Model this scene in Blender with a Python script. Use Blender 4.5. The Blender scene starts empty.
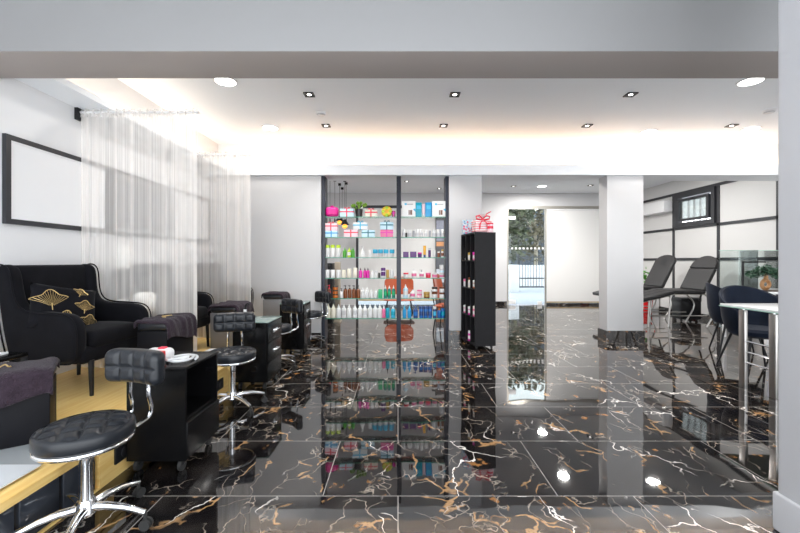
import bpy, bmesh, math, random
from mathutils import Vector, Matrix
random.seed(7)
C = bpy.context.scene.collection
PI = math.pi
F, CX, CY, EYE = 385.0, 398.0, 261.0, 1.2
def PX(px, Y): return (px - CX) * Y / F
def PZ(py, Y): return EYE - (py - CY) * Y / F

# ------------------------------------------------------------------ materials
MATS = {}
def mat(name, col, rough=0.5, metal=0.0, ior=1.5, bump=0.0, bscale=60.0, var=0.0, vscale=8.0, sheen=0.0,
        trans=0.0, coat=0.0, emit=None, estr=0.0, spec=None):
    if name in MATS: return MATS[name]
    m = bpy.data.materials.new(name); m.use_nodes = True
    nt = m.node_tree; b = nt.nodes['Principled BSDF']
    b.inputs['Base Color'].default_value = (*col, 1)
    b.inputs['Roughness'].default_value = rough
    b.inputs['Metallic'].default_value = metal
    b.inputs['IOR'].default_value = ior
    if sheen:
        b.inputs['Sheen Weight'].default_value = sheen
        b.inputs['Sheen Roughness'].default_value = 0.4
    if spec is not None: b.inputs['Specular IOR Level'].default_value = spec
    if trans: b.inputs['Transmission Weight'].default_value = trans
    if coat: b.inputs['Coat Weight'].default_value = coat
    if emit:
        b.inputs['Emission Color'].default_value = (*emit, 1)
        b.inputs['Emission Strength'].default_value = estr
    if bump or var:
        tc = nt.nodes.new('ShaderNodeTexCoord')
    if bump:
        n = nt.nodes.new('ShaderNodeTexNoise'); n.inputs['Scale'].default_value = bscale
        n.inputs['Detail'].default_value = 3
        bp = nt.nodes.new('ShaderNodeBump'); bp.inputs['Strength'].default_value = bump
        bp.inputs['Distance'].default_value = 0.01
        nt.links.new(tc.outputs['Object'], n.inputs['Vector'])
        nt.links.new(n.outputs['Fac'], bp.inputs['Height'])
        nt.links.new(bp.outputs['Normal'], b.inputs['Normal'])
    if var:
        n2 = nt.nodes.new('ShaderNodeTexNoise'); n2.inputs['Scale'].default_value = vscale
        n2.inputs['Detail'].default_value = 4
        mx = nt.nodes.new('ShaderNodeMix'); mx.data_type = 'RGBA'
        mx.inputs['A'].default_value = (*[c * (1 - var) for c in col], 1)
        mx.inputs['B'].default_value = (*[min(1, c * (1 + var)) for c in col], 1)
        nt.links.new(tc.outputs['Object'], n2.inputs['Vector'])
        nt.links.new(n2.outputs['Fac'], mx.inputs['Factor'])
        nt.links.new(mx.outputs['Result'], b.inputs['Base Color'])
    MATS[name] = m
    return m

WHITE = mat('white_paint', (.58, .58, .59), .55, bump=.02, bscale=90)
WHITE_LIT_L = mat('white_paint_lit_left', (.76, .76, .77), .55, bump=.02, bscale=90)  # same white wall paint, lightened so the left wall looks better lit
WHITE_LIT_R = mat('white_paint_lit_right', (.64, .636, .63), .55, bump=.02, bscale=90)  # same white wall paint, raised slightly for the brightness of the right wall
CEIL = mat('ceiling_paint', (.91, .945, .985), .6, bump=.02, bscale=60)
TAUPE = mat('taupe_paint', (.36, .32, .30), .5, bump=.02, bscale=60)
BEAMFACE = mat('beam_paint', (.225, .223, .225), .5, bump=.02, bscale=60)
CHROME = mat('chrome', (.82, .83, .85), .09, 1.0, bump=.01, bscale=20)
STEEL = mat('brushed_steel', (.55, .53, .51), .28, 1.0, bump=.05, bscale=150)
GOLDM = mat('gold_thread', (.72, .52, .22), .35, .8)
BLACKP = mat('black_plastic', (.010, .010, .012), .35, bump=.02, spec=.3)
BLACKW = mat('black_wood', (.004, .004, .0045), .24, bump=.03, bscale=40, var=.3, spec=.16)
VINYL = mat('black_vinyl', (.010, .012, .016), .33, bump=.06, bscale=140, spec=.4)
VELVET = mat('black_velvet', (.005, .005, .007), .85, bump=.15, bscale=25, var=.6, vscale=10, sheen=.05, spec=.12)
NAVY = mat('navy_velvet', (.005, .009, .020), .7, bump=.15, bscale=30, var=.5, sheen=.08, spec=.15)
TOWEL = mat('plum_towel', (.032, .022, .031), .95, bump=1.0, bscale=120, var=.6, vscale=40, sheen=.12, spec=.1)
GREYV = mat('charcoal_vinyl', (.022, .021, .022), .5, bump=.08, bscale=150, spec=.3)
FRAMEB = mat('dark_frame', (.020, .021, .026), .4, bump=.02)
POST = mat('slate_metal', (.022, .026, .042), .4, bump=.02)
ORANGE = mat('orange_shell', (.34, .055, .008), .35, var=.15)
RED = mat('red_plastic', (.62, .008, .012), .3)
WHITEP = mat('white_plastic', (.82, .82, .83), .3)
PAPER = mat('white_paper', (.85, .85, .85), .6)
LEAF = mat('green_leaf', (.035, .12, .022), .5, var=.5, vscale=20)
LEAF2 = mat('bonsai_leaf', (.02, .065, .035), .55, var=.5, vscale=20)
OLIVE = mat('olive_leaf', (.055, .065, .03), .6, var=.6, vscale=3)
TERRA = mat('bonsai_wood', (.40, .21, .09), .6, bump=.3, bscale=30, var=.4)
GREYMAT = mat('grey_mat', (.34, .36, .37), .25, var=.12, vscale=3)
BEIGE = mat('beige_board', (.42, .36, .28), .5, var=.1)
LIGHTGREY = mat('light_grey_panel', (.55, .55, .57), .4)
PANELW = mat('white_panel', (.83, .83, .84), .4)
PANELG = mat('grey_panel', (.16, .16, .17), .35)
FLOWER = mat('white_petals', (.86, .84, .80), .7)
PAVE = mat('pavement_concrete', (.26, .28, .32), .8, var=.15, vscale=4)
GRIP = mat('rubber', (.02, .02, .02), .6)
LEDW = mat('led_diffuser', (.9, .9, .9), .4, emit=(1, .98, .95), estr=9)
LEDS = mat('spot_led', (.9, .9, .9), .4, emit=(1, .97, .92), estr=5)
LEDC = mat('cove_led', (.9, .9, .9), .4, emit=(1, .60, .31), estr=7.5)
LEDL = mat('cove_led_side', (.9, .9, .9), .4, emit=(1, .80, .60), estr=7.5)

def wood_mat():
    m = bpy.data.materials.new('oak_board'); m.use_nodes = True
    nt = m.node_tree; b = nt.nodes['Principled BSDF']
    tc = nt.nodes.new('ShaderNodeTexCoord'); mp = nt.nodes.new('ShaderNodeMapping')
    mp.inputs['Scale'].default_value = (18, 1.2, 18)
    n = nt.nodes.new('ShaderNodeTexNoise'); n.inputs['Scale'].default_value = 3; n.inputs['Detail'].default_value = 5
    cr = nt.nodes.new('ShaderNodeValToRGB')
    cr.color_ramp.elements[0].position = .3; cr.color_ramp.elements[0].color = (.82, .52, .16, 1)
    cr.color_ramp.elements[1].position = .7; cr.color_ramp.elements[1].color = (.94, .68, .27, 1)
    L = nt.links
    L.new(tc.outputs['Object'], mp.inputs['Vector']); L.new(mp.outputs['Vector'], n.inputs['Vector'])
    L.new(n.outputs['Fac'], cr.inputs['Fac']); L.new(cr.outputs['Color'], b.inputs['Base Color'])
    b.inputs['Roughness'].default_value = .32
    return m
OAK = wood_mat()

def glass_mat(name, tint, fac):
    m = bpy.data.materials.new(name); m.use_nodes = True
    nt = m.node_tree; nt.nodes.remove(nt.nodes['Principled BSDF'])
    out = nt.nodes['Material Output']
    t = nt.nodes.new('ShaderNodeBsdfTransparent'); t.inputs['Color'].default_value = (*tint, 1)
    g = nt.nodes.new('ShaderNodeBsdfGlossy'); g.inputs['Roughness'].default_value = .02
    fr = nt.nodes.new('ShaderNodeFresnel'); fr.inputs['IOR'].default_value = 1.45
    mu = nt.nodes.new('ShaderNodeMath'); mu.operation = 'MULTIPLY'; mu.inputs[1].default_value = fac
    mx = nt.nodes.new('ShaderNodeMixShader')
    nt.links.new(fr.outputs[0], mu.inputs[0]); nt.links.new(mu.outputs[0], mx.inputs[0])
    nt.links.new(t.outputs[0], mx.inputs[1]); nt.links.new(g.outputs[0], mx.inputs[2])
    nt.links.new(mx.outputs[0], out.inputs['Surface'])
    return m
GLASS = glass_mat('clear_glass', (.93, .97, .96), .9)
GLASSG = glass_mat('green_glass', (.90, .965, .94), .8)
GEDGE = mat('glass_edge', (.05, .30, .20), .15)

def sheer_mat():
    m = bpy.data.materials.new('sheer_fabric'); m.use_nodes = True
    nt = m.node_tree; nt.nodes.remove(nt.nodes['Principled BSDF']); out = nt.nodes['Material Output']; L = nt.links
    tc = nt.nodes.new('ShaderNodeTexCoord'); mp = nt.nodes.new('ShaderNodeMapping')
    mp.inputs['Scale'].default_value = (150, 1, .35)
    n = nt.nodes.new('ShaderNodeTexNoise'); n.inputs['Scale'].default_value = 1; n.inputs['Detail'].default_value = 2
    mr = nt.nodes.new('ShaderNodeMapRange'); mr.inputs['From Min'].default_value = .35; mr.inputs['From Max'].default_value = .65
    mr.inputs['To Min'].default_value = .36; mr.inputs['To Max'].default_value = .54
    lw = nt.nodes.new('ShaderNodeLayerWeight'); lw.inputs['Blend'].default_value = .35
    ad = nt.nodes.new('ShaderNodeMath'); ad.operation = 'MULTIPLY_ADD'; ad.inputs[1].default_value = .45; ad.use_clamp = True
    d = nt.nodes.new('ShaderNodeBsdfDiffuse'); d.inputs['Color'].default_value = (.95, .93, .91, 1)
    tl = nt.nodes.new('ShaderNodeBsdfTranslucent'); tl.inputs['Color'].default_value = (.95, .93, .91, 1)
    m1 = nt.nodes.new('ShaderNodeMixShader'); m1.inputs[0].default_value = .5
    tr = nt.nodes.new('ShaderNodeBsdfTransparent'); m2 = nt.nodes.new('ShaderNodeMixShader')
    L.new(tc.outputs['Object'], mp.inputs['Vector']); L.new(mp.outputs[0], n.inputs['Vector']); L.new(n.outputs['Fac'], mr.inputs['Value'])
    L.new(lw.outputs['Facing'], ad.inputs[0]); L.new(mr.outputs[0], ad.inputs[2])
    L.new(d.outputs[0], m1.inputs[1]); L.new(tl.outputs[0], m1.inputs[2])
    L.new(ad.outputs[0], m2.inputs[0]); L.new(tr.outputs[0], m2.inputs[1]); L.new(m1.outputs[0], m2.inputs[2])
    L.new(m2.outputs[0], out.inputs['Surface'])
    return m
SHEER = sheer_mat()

def blind_mat():
    m = bpy.data.materials.new('blind_fabric'); m.use_nodes = True
    nt = m.node_tree; nt.nodes.remove(nt.nodes['Principled BSDF']); out = nt.nodes['Material Output']
    d = nt.nodes.new('ShaderNodeBsdfDiffuse'); d.inputs['Color'].default_value = (.84, .835, .83, 1)
    t = nt.nodes.new('ShaderNodeBsdfTranslucent'); t.inputs['Color'].default_value = (.95, .92, .89, 1)
    mx = nt.nodes.new('ShaderNodeMixShader'); mx.inputs[0].default_value = .28
    nt.links.new(d.outputs[0], mx.inputs[1]); nt.links.new(t.outputs[0], mx.inputs[2]); nt.links.new(mx.outputs[0], out.inputs['Surface'])
    return m
BLIND = blind_mat()

def marble_mat(name, tiles=True):
    m = bpy.data.materials.new(name); m.use_nodes = True
    nt = m.node_tree; b = nt.nodes['Principled BSDF']; L = nt.links; N = nt.nodes.new
    tc = N('ShaderNodeTexCoord')
    def math_(op, a, bb=None, clamp=False):
        n = N('ShaderNodeMath'); n.operation = op; n.use_clamp = clamp
        for i, v in enumerate((a, bb)):
            if v is None: continue
            if isinstance(v, (int, float)): n.inputs[i].default_value = v
            else: L.new(v, n.inputs[i])
        return n.outputs[0]
    def mix(f, a, c):
        n = N('ShaderNodeMix'); n.data_type = 'RGBA'
        L.new(f, n.inputs['Factor'])
        for k, v in (('A', a), ('B', c)):
            if isinstance(v, tuple): n.inputs[k].default_value = (*v, 1)
            else: L.new(v, n.inputs[k])
        return n.outputs['Result']
    def rng(v, a, c, d=0., e=1.):
        n = N('ShaderNodeMapRange'); n.interpolation_type = 'SMOOTHSTEP'
        L.new(v, n.inputs['Value'])
        for k, x in (('From Min', a), ('From Max', c), ('To Min', d), ('To Max', e)): n.inputs[k].default_value = x
        return n.outputs[0]
    vec = tc.outputs['Object']
    if tiles:
        mp = N('ShaderNodeMapping'); mp.inputs['Location'].default_value = (2.4, .434, 0)
        L.new(vec, mp.inputs['Vector'])
        br = N('ShaderNodeTexBrick'); br.offset = .32; br.offset_frequency = 2; br.squash = 1
        br.inputs['Scale'].default_value = 1; br.inputs['Brick Width'].default_value = 1.2; br.inputs['Row Height'].default_value = .6
        br.inputs['Mortar Size'].default_value = .0028; br.inputs['Mortar Smooth'].default_value = .1
        br.inputs['Color1'].default_value = (0, 0, 0, 1); br.inputs['Color2'].default_value = (1, 1, 1, 1); br.inputs['Mortar'].default_value = (.5, .5, .5, 1)
        L.new(mp.outputs[0], br.inputs['Vector'])
        sc = N('ShaderNodeVectorMath'); sc.operation = 'SCALE'; sc.inputs['Scale'].default_value = 23.0
        L.new(br.outputs['Color'], sc.inputs[0])
        ad = N('ShaderNodeVectorMath'); ad.operation = 'ADD'
        L.new(vec, ad.inputs[0]); L.new(sc.outputs[0], ad.inputs[1])
        vec = ad.outputs[0]
        mortar = br.outputs['Fac']
    # warped coordinates
    nz = N('ShaderNodeTexNoise'); nz.inputs['Scale'].default_value = 2.6; nz.inputs['Detail'].default_value = 5
    L.new(vec, nz.inputs['Vector'])
    s1 = N('ShaderNodeVectorMath'); s1.operation = 'SCALE'; s1.inputs['Scale'].default_value = .55
    L.new(nz.outputs['Color'], s1.inputs[0])
    a1 = N('ShaderNodeVectorMath'); a1.operation = 'ADD'; L.new(vec, a1.inputs[0]); L.new(s1.outputs[0], a1.inputs[1])
    def veins(rot, scl, scale, w0, w1):
        mp = N('ShaderNodeMapping'); mp.inputs['Rotation'].default_value = (0, 0, rot); mp.inputs['Scale'].default_value = scl
        L.new(a1.outputs[0], mp.inputs['Vector'])
        v = N('ShaderNodeTexVoronoi'); v.feature = 'DISTANCE_TO_EDGE'; v.inputs['Scale'].default_value = scale
        L.new(mp.outputs[0], v.inputs['Vector'])
        return rng(v.outputs['Distance'], w0, w1, 1, 0)
    def patch(scale, lo, hi, off):
        mp = N('ShaderNodeMapping'); mp.inputs['Location'].default_value = (off, off * 2, off)
        L.new(vec, mp.inputs['Vector'])
        n = N('ShaderNodeTexNoise'); n.inputs['Scale'].default_value = scale; n.inputs['Detail'].default_value = 3
        L.new(mp.outputs[0], n.inputs['Vector'])
        return rng(n.outputs['Fac'], lo, hi)
    vw = math_('MULTIPLY', veins(.6, (1, .42, 1), 2.6, .003, .010), patch(2.2, .50, .60, 3.1))
    vf = math_('MULTIPLY', veins(-.5, (1, .5, 1), 7.0, .004, .022), patch(3.0, .50, .60, 9.7))
    vg = math_('MULTIPLY', veins(.9, (1, .5, 1), 4.2, .006, .04), patch(4.5, .54, .63, 5.3))
    blot = math_('MULTIPLY', patch(11, .62, .72, 1.7), patch(3, .50, .6, 7.1))
    nb = N('ShaderNodeTexNoise'); nb.inputs['Scale'].default_value = 5; nb.inputs['Detail'].default_value = 6; L.new(vec, nb.inputs['Vector'])
    base = mix(rng(nb.outputs['Fac'], .4, .75), (.007, .006, .0065), (.030, .025, .022))
    c = mix(blot, base, (.30, .14, .045))
    c = mix(vg, c, (.38, .22, .10))
    c = mix(math_('MULTIPLY', vf, .6), c, (.50, .42, .34))
    c = mix(vw, c, (.85, .80, .74))
    if tiles:
        c = mix(mortar, c, (.30, .28, .26))
    L.new(c, b.inputs['Base Color'])
    b.inputs['Roughness'].default_value = .025
    b.inputs['IOR'].default_value = 1.8
    if tiles:
        wn = N('ShaderNodeTexNoise'); wn.inputs['Scale'].default_value = 2.2; wn.inputs['Detail'].default_value = 1
        L.new(vec, wn.inputs['Vector'])
        bp = N('ShaderNodeBump'); bp.inputs['Strength'].default_value = .12; bp.inputs['Distance'].default_value = .02
        L.new(wn.outputs['Fac'], bp.inputs['Height'])
        L.new(bp.outputs['Normal'], b.inputs['Normal'])
    return m
MARBLE = marble_mat('black_marble_tiles', True)
MARBLEB = marble_mat('black_marble_skirting', False)

# ------------------------------------------------------------------ mesh builder
class MB:
    def __init__(s): s.bm = bmesh.new()
    def _faces(s, faces, mi):
        for f in faces: f.material_index = mi
    def add(s, verts, faces, mi=0, M=None):
        vs = [s.bm.verts.new(M @ Vector(v) if M else v) for v in verts]
        for f in faces:
            try:
                ff = s.bm.faces.new([vs[i] for i in f]); ff.material_index = mi
            except ValueError: pass
        return s
    def box(s, x0, x1, y0, y1, z0, z1, mi=0, bev=0.0, M=None):
        if bev > 0:
            return s.rbox(((x0+x1)/2, (y0+y1)/2, (z0+z1)/2), (abs(x1-x0)/2, abs(y1-y0)/2, abs(z1-z0)/2), bev, mid=1, k=2, mi=mi, M=M)
        v = [(x0,y0,z0),(x1,y0,z0),(x1,y1,z0),(x0,y1,z0),(x0,y0,z1),(x1,y0,z1),(x1,y1,z1),(x0,y1,z1)]
        f = [(3,2,1,0),(4,5,6,7),(0,1,5,4),(1,2,6,5),(2,3,7,6),(3,0,4,7)]
        return s.add(v, f, mi, M)
    def rbox(s, c, h, r, mid=1, k=3, mi=0, deform=None, M=None):
        r = min(r, *[x * .999 for x in h])
        def coords(hh):
            t = [1 - math.cos(PI/2 * i / k) if False else i / k for i in range(k)]
            a = [-hh + r * x for x in t]
            inner = [-(hh - r) + 2 * (hh - r) * i / mid for i in range(mid + 1)]
            return a + inner + [-x for x in reversed(a)]
        X, Y, Z = [coords(x) for x in h]
        cache = {}; verts = []; faces = []
        def vid(x, y, z):
            key = (round(x, 6), round(y, 6), round(z, 6))
            if key in cache: return cache[key]
            p = Vector((x, y, z))
            q = Vector([max(-(hh - r), min(hh - r, a)) for a, hh in zip(p, h)])
            d = p - q
            if d.length > 1e-9: p = q + d.normalized() * r
            if deform: p = Vector(deform(p))
            p = p + Vector(c)
            cache[key] = len(verts); verts.append(tuple(p)); return cache[key]
        def face(U, V, fn, flip):
            for i in range(len(U) - 1):
                for j in range(len(V) - 1):
                    q = [fn(U[i], V[j]), fn(U[i+1], V[j]), fn(U[i+1], V[j+1]), fn(U[i], V[j+1])]
                    ids = [vid(*p) for p in q]
                    if flip: ids.reverse()
                    if len(set(ids)) == 4: faces.append(ids)
        face(X, Y, lambda a, b: (a, b, h[2]), False); face(X, Y, lambda a, b: (a, b, -h[2]), True)
        face(Y, Z, lambda a, b: (h[0], a, b), False); face(Y, Z, lambda a, b: (-h[0], a, b), True)
        face(X, Z, lambda a, b: (a, -h[1], b), False); face(X, Z, lambda a, b: (a, h[1], b), True)
        return s.add(verts, faces, mi, M)
    def lathe(s, prof, n=20, c=(0, 0, 0), mi=0, M=None, mis=None, sx=1, sy=1):
        verts = []; faces = []
        rows = []
        for r, z in prof:
            if r < 1e-6:
                rows.append([len(verts)]); verts.append((c[0], c[1], c[2] + z))
            else:
                rows.append(list(range(len(verts), len(verts) + n)))
                verts += [(c[0] + sx * r * math.cos(2*PI*i/n), c[1] + sy * r * math.sin(2*PI*i/n), c[2] + z) for i in range(n)]
        vs = [s.bm.verts.new(M @ Vector(v) if M else v) for v in verts]
        for k in range(len(rows) - 1):
            a, b = rows[k], rows[k + 1]
            m = mis[k] if mis else mi
            for i in range(n):
                j = (i + 1) % n
                if len(a) == 1 and len(b) == 1: continue
                if len(a) == 1: ids = [a[0], b[j], b[i]]
                elif len(b) == 1: ids = [a[i], a[j], b[0]]
                else: ids = [a[i], a[j], b[j], b[i]]
                try:
                    f = s.bm.faces.new([vs[q] for q in ids]); f.material_index = m
                except ValueError: pass
        return s
    def tube(s, pts, r, n=8, closed=False, mi=0, M=None, cap=True):
        P = [Vector(p) for p in pts]
        R = r if isinstance(r, (list, tuple)) else [r] * len(P)
        m = len(P)
        T = []
        for i in range(m):
            a = P[(i - 1) % m] if (closed or i > 0) else P[i]
            b = P[(i + 1) % m] if (closed or i < m - 1) else P[i]
            T.append((b - a).normalized())
        up = Vector((0, 0, 1)) if abs(T[0].z) < .9 else Vector((1, 0, 0))
        nrm = (up - T[0] * up.dot(T[0])).normalized()
        verts = []; faces = []
        for i in range(m):
            nrm = (nrm - T[i] * nrm.dot(T[i])).normalized()
            bi = T[i].cross(nrm)
            for k in range(n):
                a = 2 * PI * k / n
                verts.append(tuple(P[i] + R[i] * (math.cos(a) * nrm + math.sin(a) * bi)))
        for i in range(m if closed else m - 1):
            i2 = (i + 1) % m
            for k in range(n):
                k2 = (k + 1) % n
                faces.append((i*n + k, i*n + k2, i2*n + k2, i2*n + k))
        if not closed and cap:
            faces.append(tuple(reversed(range(n)))); faces.append(tuple((m-1)*n + k for k in range(n)))
        return s.add(verts, faces, mi, M)
    def profile(s, pts, t, r=.01, k=3, mi=0, M=None, x0=0.0, deform=None):
        """closed 2-D outline (y, z), counter-clockwise, extruded along x by t with rounded rims"""
        n = len(pts); P = [Vector((p[0], p[1])) for p in pts]; N = []
        for i in range(n):
            d = P[(i+1) % n] - P[i-1]; N.append(Vector((d.y, -d.x)).normalized())
        rings = []
        for j in range(k + 1):
            a = PI/2 * j / k; rings.append((-t/2 + r * (1 - math.sin(a)), r * (1 - math.cos(a))))
        rings = [(-t/2 + r*(1-math.sin(PI/2*j/k)), r*(1-math.cos(PI/2*j/k))) for j in range(k, -1, -1)]
        # from cap ring (inset r, x=-t/2) to full outline
        rings = [(-t/2 + r*(1-math.cos(PI/2*j/k)), r*(1-math.sin(PI/2*j/k))) for j in range(k+1)]
        rings = [(-t/2, r + .010)] + rings
        rings = rings + [(-x, o) for x, o in reversed(rings)]
        verts = []; faces = []
        for x, o in rings:
            for i in range(n):
                q = P[i] - N[i] * o
                v = Vector((x + x0, q.x, q.y))
                verts.append(tuple(deform(v)) if deform else tuple(v))
        m = len(rings)
        for j in range(m - 1):
            for i in range(n):
                i2 = (i + 1) % n
                faces.append((j*n + i, j*n + i2, (j+1)*n + i2, (j+1)*n + i))
        faces.append(tuple(reversed(range(n)))); faces.append(tuple((m-1)*n + i for i in range(n)))
        return s.add(verts, faces, mi, M)
    def grid(s, fn, nu, nv, mi=0, M=None):
        verts = [tuple(fn(i / nu, j / nv)) for i in range(nu + 1) for j in range(nv + 1)]
        w = nv + 1
        faces = [(i*w + j, (i+1)*w + j, (i+1)*w + j + 1, i*w + j + 1) for i in range(nu) for j in range(nv)]
        return s.add(verts, faces, mi, M)
    def build(s, name, mats, parent=None, loc=None, rz=0.0, ang=40):
        me = bpy.data.meshes.new(name)
        bmesh.ops.recalc_face_normals(s.bm, faces=s.bm.faces[:])
        for f in s.bm.faces: f.smooth = True
        s.bm.to_mesh(me); s.bm.free()
        try: me.set_sharp_from_angle(angle=math.radians(ang))
        except Exception: pass
        for m in (mats if isinstance(mats, (list, tuple)) else [mats]): me.materials.append(m)
        o = bpy.data.objects.new(name, me); C.objects.link(o)
        if parent: o.parent = parent
        if loc: o.location = loc
        if rz: o.rotation_euler = (0, 0, rz)
        return o

def round_outline(pts, n=110, it=10):
    P = [Vector(p) for p in pts]; m = len(P)
    d = [(P[(i+1) % m] - P[i]).length for i in range(m)]; tot = sum(d); out = []; i = 0; acc = 0.0
    for k in range(n):
        t = tot * k / n
        while acc + d[i] < t: acc += d[i]; i += 1
        out.append(P[i].lerp(P[(i+1) % m], (t - acc) / d[i]))
    for _ in range(it): out = [(out[k-1] + out[k] * 2 + out[(k+1) % n]) / 4 for k in range(n)]
    return [(p.x, p.y) for p in out]
def smooth_loop(ctrl, per=5, closed=True):
    n = len(ctrl); out = []
    rngn = n if closed else n - 1
    for i in range(rngn):
        p0, p1, p2, p3 = [Vector(ctrl[(i + k) % n]) if closed else Vector(ctrl[max(0, min(n-1, i + k))]) for k in (-1, 0, 1, 2)]
        for j in range(per):
            t = j / per
            out.append(.5 * ((2*p1) + (p2 - p0)*t + (2*p0 - 5*p1 + 4*p2 - p3)*t*t + (3*p1 - p0 - 3*p2 + p3)*t**3))
    if not closed: out.append(Vector(ctrl[-1]))
    return out

def tag(o, label, cat, group=None, kind=None):
    o['label'] = label; o['category'] = cat
    if group: o['group'] = group
    if kind: o['kind'] = kind
    return o
def thing(name, label, cat, loc=(0, 0, 0), rz=0.0, group=None):
    o = bpy.data.objects.new(name, None); o.empty_display_size = .1; C.objects.link(o)
    o.location = loc; o.rotation_euler = (0, 0, rz)
    return tag(o, label, cat, group)
def struct(name, mb, mats, parent=None, label=None):
    o = mb.build(name, mats, parent)
    if not parent:
        o['kind'] = 'structure'
        if label: o['label'] = label
    return o
def copy_tree(o, loc=None, rz=None, label=None, group=None, parent=None):
    kids = [c for c in C.objects if c.parent == o]
    c = o.copy(); C.objects.link(c); c.parent = parent
    if loc: c.location = loc
    if rz is not None: c.rotation_euler = (0, 0, rz)
    if label: c['label'] = label
    if group: c['group'] = group
    for k in kids: copy_tree(k, parent=c)
    return c
ORD = ['first', 'second', 'third', 'fourth', 'fifth', 'sixth', 'seventh', 'eighth', 'ninth', 'tenth', 'eleventh', 'twelfth']
# ------------------------------------------------------------------ the room
XL, XR, YF, YN, YB, H = -2.85, 6.35, -.5, 5.82, 10.5, 3.05
FLOORZ = 0.0
struct('floor', MB().box(XL - .1, XR + .1, YF, YB + .06, -.1, 0), MARBLE)
struct('ceiling', MB().box(XL - .1, XR + .1, YF, YB + .2, H, H + .1), CEIL)
struct('wall_left', MB().box(XL - .12, XL, YF, YB + .2, 0, H), WHITE_LIT_L)
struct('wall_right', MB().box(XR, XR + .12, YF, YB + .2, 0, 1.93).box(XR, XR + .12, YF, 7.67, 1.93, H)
       .box(XR, XR + .12, 8.80, YB + .2, 1.93, H).box(XR, XR + .12, 7.67, 8.80, 2.69, H), WHITE_LIT_R)
# back wall with door opening (x 2.97..5.55) and wide window (x -1.15..1.32)
struct('wall_back', MB().box(XL, -1.15, YB, YB + .2, 0, H).box(-1.15, 1.32, YB, YB + .2, 2.72, H)
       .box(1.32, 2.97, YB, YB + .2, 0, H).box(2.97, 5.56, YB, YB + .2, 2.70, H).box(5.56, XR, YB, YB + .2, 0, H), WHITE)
# shelf wall: the piece beside the shelves, the two columns, the beam
xa, xb, xc = PX(321, YN), PX(449, YN), PX(482, YN)
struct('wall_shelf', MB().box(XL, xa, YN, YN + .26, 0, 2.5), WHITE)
struct('column', MB().box(xb, xc, YN, YN + .26, 0, 2.5, bev=.008), WHITE)
struct('column_beside_entrance', MB().box(3.15, 3.70, YN - .02, YN + .22, 0, 2.5, bev=.008), WHITE)
struct('beam_over_shelves', MB().box(XL, XR, 5.76, 6.2, 2.49, 2.575).box(XL, XR, 5.76, 5.80, 2.575, 2.645)
       .box(XL, XR, 6.10, 6.2, 2.575, H), CEIL)
# near beam and near column
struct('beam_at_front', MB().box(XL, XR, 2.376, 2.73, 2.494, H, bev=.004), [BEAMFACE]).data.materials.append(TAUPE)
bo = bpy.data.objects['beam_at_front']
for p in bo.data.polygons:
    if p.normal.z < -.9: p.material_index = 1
struct('column_at_front', MB().box(1.692, 2.35, .9, 1.72, 0, H, bev=.012).box(1.680, 2.36, .89, 1.732, 0, .17, bev=.01), mat('column_paint', (.50, .50, .52), .45, bump=.02))
# left soffit with cove
struct('cornice_left', MB().box(XL, -2.565, 2.73, 5.76, 2.555, 2.585).box(-2.59, -2.565, 2.73, 5.76, 2.585, 2.605), CEIL)
def led(name, label, b, m):
    o = MB().box(*b).build(name, m); tag(o, label, 'light strip'); return o
led('cove_light', 'warm strip light hidden in the ledge along the ceiling over the shelves', (XL + .34, XR - .02, 5.93, 5.98, 2.576, 2.596), LEDC)
led('cove_light', 'warm strip light hidden in the ledge above the sheer curtains', (-2.80, -2.75, 2.76, 5.74, 2.586, 2.602), LEDL)
# skirting
sk = [('baseboard_left', (XL, XL + .012, YF, YN, 0, .10)), ('baseboard_right', (XR - .014, XR, 2.0, YB, 0, .10)),
      ('baseboard_back', (1.34, 2.96, YB - .014, YB, 0, .10)), ('baseboard_shelf', (XL + .012, xa - .002, YN - .014, YN, 0, .115))]
for n, b in sk: struct(n, MB().box(*b), MARBLEB)
struct('baseboard_column', MB().box(xb - .012, xc + .012, YN - .014, YN + .27, 0, .15), MARBLEB)
struct('baseboard_entrance', MB().box(3.138, 3.712, YN - .034, YN + .232, 0, .15), MARBLEB)

# right wall battens
bt = MB()
XB = XR - .02
for z in (1.24, 1.93, 2.72): bt.box(XB, XR, 5.0, 10.48, z - .028, z + .028)
for y in (6.42, 7.62, 8.86, 10.05): bt.box(XB, XR, y - .028, y + .028, .1, 2.69)
struct('trim_1', bt, FRAMEB)
# right wall window
w = MB().box(XR - .05, XR + .08, 7.67, 7.76, 1.96, 2.69).box(XR - .05, XR + .08, 8.71, 8.80, 1.96, 2.69)
w.box(XR - .05, XR + .08, 7.76, 8.71, 1.96, 2.05).box(XR - .05, XR + .08, 7.76, 8.71, 2.60, 2.69)
w1 = struct('window_1', w, FRAMEB)
s = MB()
for (y0, y1, z0, z1) in ((7.79, 7.85, 2.08, 2.57), (8.62, 8.68, 2.08, 2.57), (7.85, 8.62, 2.08, 2.13), (7.85, 8.62, 2.52, 2.57)):
    s.box(XR - .07, XR + .0, y0, y1, z0, z1)
s.build('sash', FRAMEB, w1)
MB().box(XR - .045, XR - .035, 7.85, 8.62, 2.13, 2.52).build('pane', GLASS, w1)
MB().box(XR - .095, XR - .07, 8.19, 8.29, 2.53, 2.56, bev=.006).build('handle', BLACKP, w1)
bars = MB()
for i in range(8): bars.box(XR + .20, XR + .225, 7.5 + i * .17, 7.53 + i * .17, 1.7, 3.2)
tag(bars.build('window_grille', WHITEP), 'white vertical bars outside the small high window', 'grille')

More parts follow.
